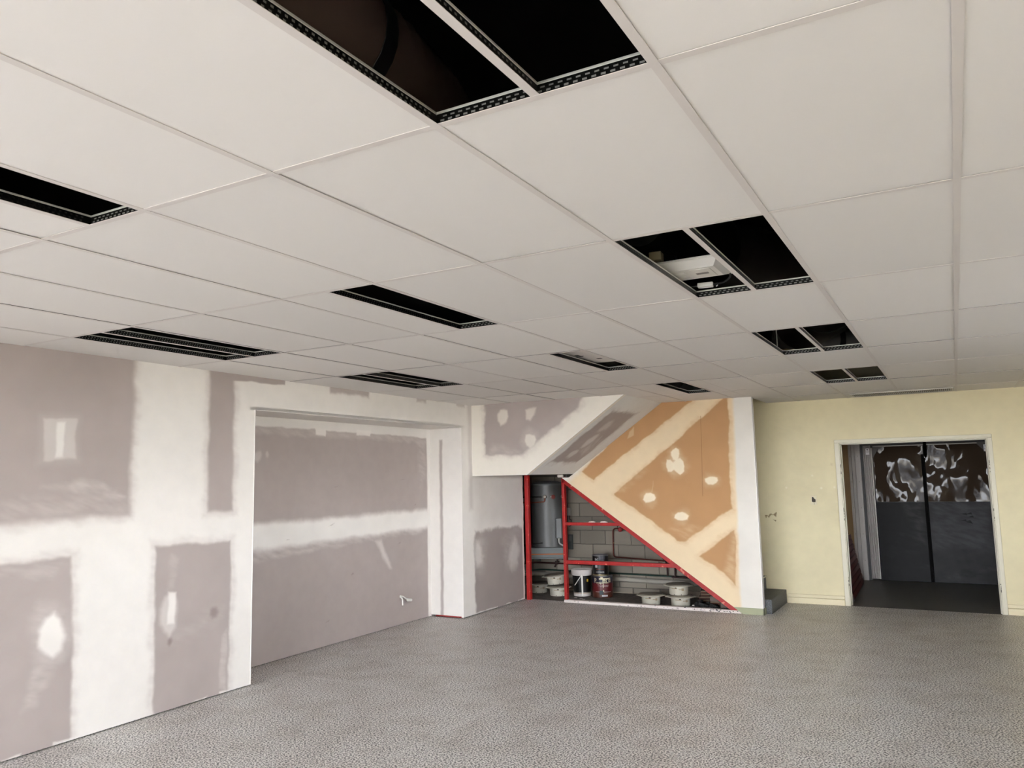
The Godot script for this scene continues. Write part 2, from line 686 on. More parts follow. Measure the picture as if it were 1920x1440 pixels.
# ---------------------------------------------------------------- outer shell (closes the room against the sky)
func make_outer_shell() -> void:
	var right := setting("wall_right", "cream wall on the right with one wide bay open under an awning", "wall")
	var st := mb()
	box(st, Vector3(2.6, -0.1, -11.0), Vector3(2.75, 3.45, -6.8))
	box(st, Vector3(2.6, -0.1, -6.8), Vector3(2.75, 1.1, -3.8))
	box(st, Vector3(2.6, 2.5, -6.8), Vector3(2.75, 3.45, -3.8))
	box(st, Vector3(2.6, -0.1, -3.8), Vector3(2.75, 3.45, ZSHOP + 0.15))
	part("plaster", st, yellow_paint, right)
	st = mb()
	box(st, Vector3(2.76, 2.62, -9.0), Vector3(5.8, 2.74, -1.0))
	part("awning", st, mat(Color(0.45, 0.44, 0.42), 0.8), right)
	var front := setting("wall_front", "shop front wall with wide open bays behind the viewer", "wall")
	st = mb()
	box(st, Vector3(-6.1, -0.1, ZSHOP), Vector3(-5.1, 3.45, ZSHOP + 0.15))
	box(st, Vector3(-5.1, 2.55, ZSHOP), Vector3(1.0, 3.45, ZSHOP + 0.15))
	box(st, Vector3(1.0, -0.1, ZSHOP), Vector3(2.75, 3.45, ZSHOP + 0.15))
	box(st, Vector3(-2.05, -0.1, ZSHOP), Vector3(-1.95, 2.55, ZSHOP + 0.15))
	part("plaster", st, white_paint, front)
	var shell := setting("wall_outer", "concealed masonry behind the plasterboard linings", "wall")
	var dk := mat(Color(0.35, 0.34, 0.33), 0.9)
	st = mb()
	box(st, Vector3(-6.1, -0.1, -10.95), Vector3(-5.88, 3.45, ZSHOP + 0.15))
	part("masonry", st, dk, shell)

# ---------------------------------------------------------------- left wall
func make_left_wall() -> void:
	var w := setting("wall_left", "plasterboard wall with taped white joints and a wide shallow recess", "wall")
	var o := Vector3(LEFTX, 0, 0)
	var du := Vector3(-SLOPE, 0, -1.0)
	var n := Vector3(1, 0, -SLOPE).normalized()
	var area := Rect2(-2.62, 0.0, 12.4, 2.62)
	# only the part in view is painted finely
	var fine := Rect2(2.0, 0.0, 7.78, 2.62)
	var c := canvas(fine, 150.0, COMPOUND, 0.02)
	var A := V([[1.5, 2.75], [3.647, 2.75], [3.64, 1.468], [2.745, 1.447], [1.5, 1.44]])
	bare(c, A, BOARD, 0.03, 0.02)
	bare(c, V([[1.5, 1.216], [3.21, 1.205], [3.262, 0.6], [3.267, -0.1], [1.5, -0.1]]), BOARD, 0.018, 0.02)
	bare(c, V([[4.317, 2.75], [4.577, 2.75], [4.585, 1.455], [4.336, 1.454]]), BOARD, 0.022, 0.015)
	bare(c, V([[3.866, 1.22], [4.575, 1.207], [4.578, 0.6], [4.581, 0.0], [4.56, -0.1], [3.895, -0.1]]), BOARD, 0.016, 0.018)
	paint(c, V([[4.5, 2.75], [5.163, 2.75], [5.164, 2.565], [4.9, 2.55], [4.5, 2.546]]), BOARD, 0.008, 0.01)
	paint(c, V([[5.748, 2.75], [6.377, 2.75], [6.36, 2.538], [6.0, 2.55], [5.771, 2.535]]), BOARD, 0.02, 0.02, 0.8)
	paint(c, V([[7.198, 2.75], [7.431, 2.75], [7.409, 2.56], [7.218, 2.564]]), BOARD, 0.02, 0.02, 0.6)
	paint(c, V([[8.05, 2.75], [8.25, 2.75], [8.24, 2.57], [8.06, 2.575]]), BOARD, 0.02, 0.02, 0.5)
	paint(c, V([[8.30, 2.7], [8.42, 2.7], [8.41, 1.3], [8.33, 1.28]]), BOARD, 0.04, 0.02, 0.35)
	paint(c, V([[8.43, 1.03], [9.9, 0.99], [9.9, -0.1], [8.43, -0.1]]), BOARD * 0.93 + Color(0, 0, 0, 1), 0.03, 0.04)
	paint(c, V([[8.42, 1.72], [9.9, 1.72], [9.9, 1.02], [8.5, 1.06]]), BOARD, 0.2, 0.05, 0.35)
	# trowelled spots and smears
	paint(c, V([[2.96, 2.16], [3.23, 2.17], [3.235, 1.84], [2.97, 1.83]]), COMPOUND, 0.05, 0.02, 0.18)
	paint(c, V([[2.984, 2.137], [3.215, 2.143], [3.22, 1.861], [2.998, 1.848]]), COMPOUND, 0.012, 0.02, 0.42)
	paint(c, V([[3.075, 2.11], [3.135, 2.115], [3.13, 1.875], [3.078, 1.87]]), COMPOUND, 0.012, 0.015, 0.85)
	paint(c, V([[2.98, 1.69], [3.2, 1.72], [3.42, 1.70], [3.6, 1.60], [3.4, 1.63], [3.15, 1.66]]), COMPOUND, 0.03, 0.03, 0.4, 0.7)
	paint(c, V([[2.75, 1.6], [3.6, 1.65], [3.62, 1.49], [2.75, 1.47]]), COMPOUND, 0.06, 0.05, 0.2, 0.9)
	paint(c, blob(3.11, 0.71, 0.085, 0.15, 9, 2), COMPOUND * 1.02, 0.025, 0.02, 0.95)
	paint(c, blob(3.10, 0.70, 0.13, 0.24, 9, 3), COMPOUND, 0.06, 0.04, 0.3, 0.5)
	paint(c, V([[3.0, 0.5], [3.15, 0.52], [3.05, 0.3], [2.95, 0.28]]), COMPOUND, 0.04, 0.03, 0.3, 0.8)
	paint(c, V([[2.65, 1.19], [3.2, 1.18], [3.1, 1.08], [2.7, 1.12]]), COMPOUND, 0.04, 0.04, 0.2, 0.9)
	paint(c, blob(4.0, 0.70, 0.085, 0.15, 9, 4), COMPOUND, 0.025, 0.02, 0.55)
	paint(c, V([[3.985, 0.865], [4.05, 0.856], [4.058, 0.63], [3.985, 0.64]]), COMPOUND * 1.02, 0.014, 0.015, 0.85)
	paint(c, V([[4.0, 1.15], [4.07, 1.1], [4.03, 0.9], [3.98, 0.88]]), COMPOUND, 0.03, 0.02, 0.2, 0.6)
	paint(c, V([[4.05, 0.55], [4.5, 0.72], [4.5, 0.62], [4.1, 0.45]]), COMPOUND, 0.08, 0.05, 0.15, 0.8)
	paint(c, V([[4.5, 0.45], [4.56, 0.5], [4.56, 0.02], [4.49, 0.05]]), COMPOUND, 0.02, 0.02, 0.35, 0.5)
	paint(c, blob(4.42, 0.66, 0.035, 0.04, 7, 1), Color(0.42, 0.36, 0.34), 0.02, 0.015, 0.35)
	paint(c, blob(4.02, 0.50, 0.02, 0.025, 7, 2), Color(0.42, 0.36, 0.34), 0.015, 0.01, 0.4)
	paint(c, blob(8.53, 0.73, 0.10, 0.16, 9, 5), COMPOUND, 0.05, 0.04, 0.6)
	paint(c, blob(8.55, 0.74, 0.18, 0.26, 9, 6), COMPOUND, 0.09, 0.05, 0.25, 0.4)
	paint(c, blob(9.46, 0.66, 0.13, 0.20, 9, 7), COMPOUND, 0.06, 0.05, 0.55)
	paint(c, blob(9.4, 0.72, 0.25, 0.3, 9, 8), COMPOUND, 0.12, 0.06, 0.2, 0.5)
	# ragged foot of the boards
	for k in 26:
		var s := 2.4 + rng.randf() * 7.3
		paint(c, V([[s, 0.012 + rng.randf() * 0.02], [s + 0.05 + rng.randf() * 0.25, 0.022], [s + 0.1, -0.02], [s, -0.02]]), COMPOUND, 0.006, 0.015, 0.8)
	var m := image_mat(c.img)
	var st := mb()
	# front faces: near part, above the recess, beyond it
	slab(st, rect(2.0, 0.010, 4.81, CEIL + 0.1), o, du, Vector3.UP, n, 0.1, fine)
	slab(st, rect(4.81, 2.31, 8.15, CEIL + 0.1), o, du, Vector3.UP, n, 0.1, fine)
	slab(st, rect(8.15, 0.010, 9.735, CEIL + 0.1), o, du, Vector3.UP, n, 0.1, fine)
	part("plasterboard", st, m, w)
	st = mb()
	slab(st, rect(-ZSHOP - 0.02, 0.010, 2.0, CEIL + 0.1), o, du, Vector3.UP, n, 0.1)
	part("near_plasterboard", st, mat(COMPOUND, 0.75), w)
	# recess: back panel, side returns and head
	var ro := o - n * 0.47
	var ra := Rect2(4.7, 0.0, 3.6, 2.4)
	c = canvas(ra, 150.0, BOARD, 0.025)
	paint(c, V([[4.0, 2.224], [5.258, 2.222], [8.249, 2.196], [8.4, 2.5], [4.0, 2.5]]), COMPOUND * 0.97, 0.012, 0.015)
	paint(c, V([[4.5, 2.235], [8.3, 2.20], [8.3, 2.13], [4.5, 2.15]]), COMPOUND, 0.03, 0.03, 0.3, 0.6)
	paint(c, V([[4.0, 1.27], [5.248, 1.287], [8.12, 1.305], [8.4, 1.305], [8.4, 1.07], [8.148, 1.08], [5.254, 1.045], [4.0, 1.02]]), COMPOUND, 0.04, 0.02)
	paint(c, V([[4.0, 1.06], [5.3, 1.08], [6.6, 1.06], [8.1, 1.10], [8.1, 1.04], [6.4, 0.99], [5.3, 0.94], [4.0, 0.95]]), COMPOUND, 0.03, 0.03, 0.35, 0.8)
	paint(c, V([[8.075, 2.4], [8.4, 2.4], [8.4, -0.1], [8.085, -0.1]]), COMPOUND, 0.018, 0.008)
	paint(c, V([[6.07, 2.219], [6.23, 2.226], [6.22, 2.155], [6.069, 2.16]]), COMPOUND, 0.012, 0.02, 0.9)
	paint(c, V([[6.731, 2.243], [6.973, 2.241], [6.954, 2.175], [6.731, 2.185]]), COMPOUND, 0.012, 0.02, 0.9)
	paint(c, V([[7.06, 1.0], [7.16, 1.0], [7.36, 0.66], [7.32, 0.67], [7.2, 0.8]]), COMPOUND, 0.03, 0.02, 0.6)
	paint(c, V([[7.85, 2.15], [8.05, 2.15], [8.05, 1.65], [7.95, 1.6]]), COMPOUND, 0.06, 0.04, 0.25, 0.8)
	paint(c, blob(5.29, 1.93, 0.05, 0.05, 8, 1), COMPOUND, 0.02, 0.02, 0.4)
	paint(c, blob(5.42, 1.94, 0.02, 0.03, 8, 2), COMPOUND, 0.015, 0.02, 0.35)
	for k in 9:
		var s := 5.3 + rng.randf() * 2.6
		var y := 0.2 + rng.randf() * 1.9
		paint(c, V([[s, y], [s + 0.12 * rng.randf(), y + 0.03 * rng.randf()], [s + 0.05, y + 0.006]]), Color(0.45, 0.40, 0.38), 0.004, 0.004, 0.3)
	st = mb()
	slab(st, rect(4.7, 0.006, 8.30, 2.4), ro, du, Vector3.UP, n, 0.08, ra)
	part("recess_panel", st, image_mat(c.img), w)
	# far return of the recess: compound with one strip of board left bare
	var rr := Rect2(0.0, 0.0, 0.5, 2.4)
	c = canvas(rr, 160.0, COMPOUND, 0.02)
	paint(c, V([[0.285, 2.17], [0.325, 2.17], [0.325, -0.1], [0.285, -0.1]]), BOARD, 0.014, 0.01, 0.85)
	var pr := o + du * 8.147
	st = mb()
	slab(st, rect(0.0, 0.024, 0.47, 2.31), pr, -n, Vector3.UP, Vector3(0, 0, 1), 0.03, rr)
	part("recess_return", st, image_mat(c.img), w)
	st = mb()
	slab(st, rect(0.03, 0.008, 0.40, 0.022), pr, -n, Vector3.UP, Vector3(0, 0, 1), 0.02)
	part("red_sole_plate", st, mat(Color(0.55, 0.12, 0.10), 0.5), w)
	st = mb()
	slab(st, rect(0.0, 0.010, 0.47, 2.31), o + du * 4.813, -n, Vector3.UP, Vector3(0, 0, -1), 0.03)
	var h0 := o + du * 4.75
	slab(st, rect(0.0, 0.0, 0.49, 3.46), h0 + Vector3(0, 2.308, 0), -n, du, Vector3(0, -1, 0), 0.03)
	part("recess_lining", st, mat(COMPOUND, 0.75), w)
	# metal corner beads round the opening
	st = mb()
	for s in [4.81, 8.15]:
		tube(st, [o + du * s + Vector3(0, 0.01, 0), o + du * s + Vector3(0, 2.31, 0)], 0.004, 8)
	tube(st, [o + du * 4.81 + Vector3(0, 2.31, 0), o + du * 8.15 + Vector3(0, 2.31, 0)], 0.004, 8)
	part("corner_bead", st, mat(COMPOUND, 0.6), w)
	# closes the cavity behind the board towards the heater cupboard
	st = mb()
	box(st, Vector3(-5.95, 0, -9.70), Vector3(-5.34, 3.45, -9.60))
	box(st, Vector3(-5.95, CEIL + 0.09, -9.7), Vector3(-5.30, 3.45, ZSHOP))
	part("cavity_blocking", st, mat(Color(0.3, 0.29, 0.28), 0.9), w)
	# ragged board edge by the red post
	st = mb()
	var pts := []
	for k in 40:
		var y := 0.01 + k * 1.70 / 39.0
		pts.append(Vector2(9.735 + 0.012 * n2(y * 5.0, 3.0) + 0.008, y))
	for k in range(39, -1, -1):
		pts.append(Vector2(9.70, 0.01 + k * 1.70 / 39.0))
	slab(st, pts, o + n * 0.001, du, Vector3.UP, n, 0.012)
	part("torn_board_edge", st, mat(Color(0.86, 0.80, 0.77), 0.85), w)

# ---------------------------------------------------------------- bulkhead, soffit and spine wall of the stair
func make_stair_walls() -> void:
	var w := setting("wall_stair", "stair enclosure with a grey bulkhead, sloping soffit and orange board spine wall", "wall")
	# bulkhead facing the room
	var a := Rect2(-5.35, 1.70, 3.2, 0.95)
	var cream := Color(0.90, 0.875, 0.83)
	var c := canvas(a, 190.0, cream, 0.015)
	bare(c, V([[-5.115, 2.7], [-3.67, 2.7], [-3.86, 2.453], [-4.581, 1.961], [-4.626, 1.943], [-5.116, 1.969]]), BOARD, 0.022, 0.03)
	paint(c, blob(-4.851, 2.43, 0.075, 0.115, 9, 1), cream, 0.02, 0.02, 0.8)
	paint(c, V([[-4.53, 2.50], [-4.38, 2.52], [-4.40, 2.43], [-4.46, 2.36], [-4.52, 2.37]]), cream, 0.02, 0.02, 0.7)
	paint(c, blob(-4.47, 2.12, 0.07, 0.085, 8, 3), cream, 0.015, 0.02, 0.85)
	paint(c, blob(-4.47, 2.12, 0.13, 0.15, 8, 4), cream, 0.06, 0.03, 0.3, 0.3)
	paint(c, V([[-5.0, 2.1], [-4.6, 2.0], [-4.6, 1.96], [-5.08, 1.98]]), cream, 0.05, 0.05, 0.25, 0.6)
	var st := mb()
	slab(st, V([[-5.42, 1.711], [-4.532, 1.711], [-3.263, 2.590], [-2.15, 3.361], [-2.15, 3.45], [-5.42, 3.45]]), Vector3(0, 0, ZFRONT), Vector3.RIGHT, Vector3.UP, Vector3(0, 0, 1), 0.08, a)
	part("bulkhead_panel", st, image_mat(c.img), w)
	# sloping soffit
	var s0 := Vector3(-4.532, 1.711, ZFRONT)
	var sdir := Vector3(1.269, 0.879, 0).normalized()
	var sn := Vector3(sdir.y, -sdir.x, 0)
	a = Rect2(0.0, 0.0, 1.6, 1.32)
	var sc := Color(0.84, 0.835, 0.82)
	c = canvas(a, 170.0, sc, 0.015)
	bare(c, V([[0.26, 0.22], [1.28, 0.22], [1.30, 0.95], [0.27, 0.99]]), BOARD * 0.94 + Color(0, 0, 0, 1), 0.03, 0.04)
	paint(c, blob(0.70, 0.6, 0.14, 0.1, 9, 2), sc, 0.04, 0.03, 0.6)
	paint(c, blob(1.0, 0.55, 0.12, 0.1, 9, 5), sc, 0.05, 0.03, 0.45)
	paint(c, blob(0.43, 0.55, 0.09, 0.09, 9, 6), sc, 0.03, 0.03, 0.6)
	paint(c, V([[0.4, 0.9], [0.75, 0.95], [0.8, 0.75], [0.5, 0.7]]), sc, 0.05, 0.06, 0.35, 0.9)
	st = mb()
	slab(st, rect(0.0, 0.08, 2.9, 1.32), s0, sdir, Vector3(0, 0, -1), sn, 0.1, a)
	part("soffit_panel", st, image_mat(c.img), w)
	st = mb()
	tube(st, [s0, s0 + sdir * 1.56], 0.004, 6)
	tube(st, [Vector3(left_x(ZFRONT), 1.711, ZFRONT), s0], 0.004, 6)
	part("corner_bead", st, mat(Color(0.9, 0.88, 0.85), 0.6), w)
	# orange moisture board spine wall
	a = Rect2(-4.80, 0.0, 2.72, 2.65)
	var comp := Color(0.885, 0.80, 0.665)
	var orange := Color(0.715, 0.55, 0.385)
	var pale := Color(0.87, 0.85, 0.815)
	c = canvas(a, 230.0, comp, 0.02)
	paint(c, V([[-4.9, 1.60], [-4.62, 1.60], [-3.12, 2.70], [-3.6, 2.9], [-4.9, 2.0]]), pale, 0.05, 0.03)
	bare(c, V([[-3.34, 2.66], [-2.83, 2.66], [-2.85, 2.60], [-4.229, 1.631], [-4.28, 1.66], [-4.40, 1.741]]), orange, 0.012, 0.02, 0.03)
	bare(c, V([[-2.385, 2.6], [-2.43, 2.61], [-2.505, 2.546], [-3.94, 1.438], [-3.93, 1.42], [-3.45, 1.10], [-3.117, 0.845], [-3.015, 0.84], [-2.418, 1.251], [-2.424, 1.676]]), orange, 0.012, 0.02, 0.03)
	bare(c, V([[-2.394, 0.983], [-2.411, 0.33], [-2.538, 0.466], [-2.842, 0.657]]), orange, 0.012, 0.02, 0.03)
	# dusty feathering just outside the bare board
	paint(c, V([[-2.55, 0.50], [-2.41, 0.36], [-2.39, 0.9], [-2.42, 0.95]]), comp, 0.05, 0.02, 0.45, 0.5)
	paint(c, V([[-3.2, 1.0], [-3.0, 0.87], [-2.8, 1.0], [-3.0, 1.05]]), comp, 0.06, 0.03, 0.35, 0.7)
	paint(c, V([[-3.9, 1.47], [-3.5, 1.78], [-3.45, 1.72], [-3.8, 1.45]]), comp, 0.03, 0.03, 0.25, 0.8)
	paint(c, V([[-2.325, 2.7], [-2.0, 2.7], [-2.0, -0.1], [-2.375, -0.1], [-2.36, 0.9], [-2.345, 1.675]]), pale, 0.025, 0.012)
	var cap := Color(0.915, 0.865, 0.765)
	for b in [[-3.05, 1.775, 0.085, 0.10, 1], [-3.17, 1.785, 0.06, 0.075, 2], [-3.09, 1.93, 0.06, 0.075, 3], [-3.46, 1.383, 0.085, 0.065, 4], [-2.645, 1.593, 0.075, 0.055, 5], [-3.05, 1.152, 0.085, 0.06, 6]]:
		paint(c, blob(b[0], b[1], b[2] * 1.45, b[3] * 1.5, 9, b[4]), cap, 0.05, 0.03, 0.3, 0.3)
		paint(c, blob(b[0], b[1], b[2], b[3], 9, b[4] + 3), cap * 1.01, 0.012, 0.015, 0.95)
	paint(c, V([[-3.73, 2.16], [-3.64, 2.2], [-3.63, 2.31], [-3.70, 2.25]]), cap, 0.01, 0.01, 0.35)
	paint(c, V([[-3.43, 1.46], [-3.40, 1.60], [-3.395, 1.60], [-3.42, 1.45]]), cap, 0.006, 0.01, 0.3)
	paint(c, V([[-2.742, 2.40], [-2.738, 2.40], [-2.762, 1.40], [-2.767, 1.40]]), Color(0.50, 0.36, 0.22), 0.003, 0.002, 0.7)
	st = mb()
	var poly := V([[-4.70, 1.66], [-2.406, 0.036], [-2.36, 0.0], [-2.11, 0.0], [-2.105, 3.45], [-2.02, 3.45], [-4.665, 1.683]])
	poly = V([[-4.706, 1.664], [-2.395, 0.03], [-2.355, 0.002], [-2.108, 0.002], [-2.108, 3.45], [-2.02, 3.45]])
	poly = V([[-4.706, 1.664], [-2.395, 0.03], [-2.355, 0.002], [-2.108, 0.002], [-2.108, 2.70], [-3.10, 2.70], [-4.60, 1.664]])
	slab(st, poly, Vector3(0, 0, ZSPINE), Vector3.RIGHT, Vector3.UP, Vector3(0, 0, 1), 0.012, a)
	part("spine_panel", st, image_mat(c.img), w)
	st = mb()
	slab(st, V([[-2.36, 0.13], [-2.108, 0.002], [-2.108, 3.45], [-5.9, 3.45], [-5.9, 2.3], [-3.4, 2.3], [-4.45, 1.62]]), Vector3(0, 0, ZSPINE - 0.012), Vector3.RIGHT, Vector3.UP, Vector3(0, 0, 1), 0.085)
	part("spine_core", st, mat(Color(0.80, 0.79, 0.775), 0.6), w)
	st = mb()
	box(st, Vector3(-2.112, 0.075, ZSPINE - 0.02), Vector3(-2.104, CEIL, ZSPINE + 0.003), 0.002)
	part("metal_corner_bead", st, mat(Color(0.80, 0.79, 0.78), 0.35, 0.5), w)
	# landing above the heater
	st = mb()
	box(st, Vector3(-5.90, 1.711, ZBACK), Vector3(-4.62, 1.83, ZFRONT - 0.08))
	part("landing_slab", st, mat(Color(0.55, 0.53, 0.51), 0.8), w)
	st = mb()
	box(st, Vector3(-4.77, 1.668, -9.745), Vector3(-4.685, 1.708, -9.702), 0.012)
	part("plaster_lump", st, mat(Color(0.88, 0.85, 0.82), 0.7), w)
	# painted skirting at the foot of the spine wall
	var sk := setting("baseboard_stair", "olive green skirting at the foot of the stair spine wall", "skirting")
	st = mb()
	slab(st, V([[-2.455, 0.075], [-2.35, 0.0], [-2.095, 0.0], [-2.095, 0.075]]), Vector3(0, 0, ZSPINE + 0.012), Vector3.RIGHT, Vector3.UP, Vector3(0, 0, 1), 0.013)
	box(st, Vector3(-2.108, 0.0, -9.82), Vector3(-2.095, 0.075, ZSPINE + 0.012), 0.001)
	part("board", st, mat(Color(0.60, 0.61, 0.485), 0.5), sk)

# ---------------------------------------------------------------- back wall with its doorway
func make_back_wall() -> void:
	var w := setting("wall_back", "pale yellow painted wall with a wide doorway", "wall")
	var a := Rect2(-2.5, 0.0, 5.6, 2.65)
	var yel := Color(0.845, 0.80, 0.655)
	var c := canvas(a, 110.0, yel, 0.025)
	# scuffs, filled holes and flaked paint
	for k in 14:
		var x := -2.0 + rng.randf() * 0.7 if k % 2 else -2.0 + rng.randf() * 4.5
		var y := 0.2 + rng.randf() * 2.2
		paint(c, blob(x, y, 0.10 + rng.randf() * 0.15, 0.03 + rng.randf() * 0.08, 8, k), Color(0.70, 0.65, 0.52), 0.08, 0.06, 0.14, 0.5)
	for p in [[-1.62, 1.62, 0.012], [-1.52, 1.46, 0.014], [-1.36, 1.47, 0.012], [-1.95, 1.47, 0.012]]:
		paint(c, blob(p[0], p[1], p[2], p[2], 7, 3), Color(0.90, 0.87, 0.78), 0.008, 0.004, 0.8)
	paint(c, V([[-2.245, 1.115], [-2.235, 1.07], [-2.22, 1.10], [-2.20, 1.10], [-2.185, 1.125], [-2.165, 1.135], [-2.14, 1.12], [-2.09, 1.155], [-2.10, 1.09], [-2.13, 1.115], [-2.165, 1.12], [-2.20, 1.075], [-2.21, 1.11]]), Color(0.50, 0.42, 0.30), 0.003, 0.004, 0.9)
	paint(c, V([[-2.14, 1.055], [-2.105, 1.045], [-2.11, 1.03], [-2.13, 1.045]]), Color(0.35, 0.29, 0.2), 0.003, 0.003, 0.9)
	paint(c, V([[-1.4, 1.75], [-1.39, 1.78], [-1.36, 1.77], [-1.37, 1.74]]), Color(0.76, 0.70, 0.56), 0.01, 0.01, 0.5)
	var m := image_mat(c.img, 0.55, 0.45)
	var st := mb()
	slab(st, V([[-2.5, 0.0], [-1.29, 0.0], [-1.29, 2.045], [0.362, 2.045], [0.362, 0.0], [2.7, 0.0], [2.7, 3.45], [-2.5, 3.45]]), Vector3(0, 0, ZBACK), Vector3.RIGHT, Vector3.UP, Vector3(0, 0, 1), 0.14, a)
	part("plaster", st, m, w)
	st = mb()
	box(st, Vector3(-6.0, -0.1, -10.95), Vector3(-2.45, 3.45, -10.80))
	part("masonry", st, mat(Color(0.42, 0.40, 0.37), 0.9), w)
	# door frame
	var d := setting("door_1", "worn cream steel door frame round the wide doorway", "door frame")
	var fm := mat(Color(0.80, 0.775, 0.69), 0.4)
	st = mb()
	var zf := ZBACK + 0.016
	for s in [[-1.328, -1.272, -1.262], [0.399, 0.352, 0.340]]:
		box(st, Vector3(minf(s[0], s[1]), 0, ZBACK - 0.01), Vector3(maxf(s[0], s[1]), 2.029, zf), 0.003)
		box(st, Vector3(minf(s[1], s[2]), 0, ZBACK - 0.14), Vector3(maxf(s[1], s[2]), 2.017, zf - 0.006), 0.002)
	part("jamb", st, fm, d)
	st = mb()
	box(st, Vector3(-1.328, 2.030, ZBACK - 0.01), Vector3(0.399, 2.07, zf), 0.004)
	box(st, Vector3(-1.272, 2.018, ZBACK - 0.14), Vector3(0.352, 2.034, zf - 0.006), 0.002)
	part("head", st, fm, d)
	st = mb()
	box(st, Vector3(-1.262, 0.0, ZBACK - 0.10), Vector3(-1.250, 2.02, ZBACK - 0.05), 0.002)
	box(st, Vector3(0.328, 0.0, ZBACK - 0.10), Vector3(0.340, 2.02, ZBACK - 0.05), 0.002)
	box(st, Vector3(-1.262, 2.006, ZBACK - 0.10), Vector3(0.340, 2.018, ZBACK - 0.05), 0.002)
	part("stop", st, mat(Color(0.76, 0.74, 0.68), 0.45), d)
	# chipped paint round the old hinges
	st = mb()
	for s in [[-1.2735, -1.266], [0.346, 0.3535]]:
		for y in [0.28, 1.12, 1.68]:
			for k in 6:
				var yy: float = y + rng.randf_range(-0.07, 0.07)
				box(st, Vector3(s[0] + rng.randf() * 0.004, yy, zf - 0.004), Vector3(s[1], yy + rng.randf_range(0.006, 0.03), zf + 0.0012))
	var chips := part("chipped_paint", st, mat(Color(0.28, 0.25, 0.21), 0.7), d, true)
	chips.set_meta("kind", "stuff")
	# skirting in two steps
	var sk := setting("baseboard_back", "pale yellow moulded skirting along the back wall", "skirting")
	var sm := mat(Color(0.84, 0.79, 0.655), 0.45)
	for s in [[-2.02, -1.328], [0.399, 2.6]]:
		st = mb()
		box(st, Vector3(s[0], 0, ZBACK), Vector3(s[1], 0.074, ZBACK + 0.024), 0.004)
		box(st, Vector3(s[0], 0.079, ZBACK), Vector3(s[1], 0.119, ZBACK + 0.016), 0.004)
		part("board", st, sm, sk)

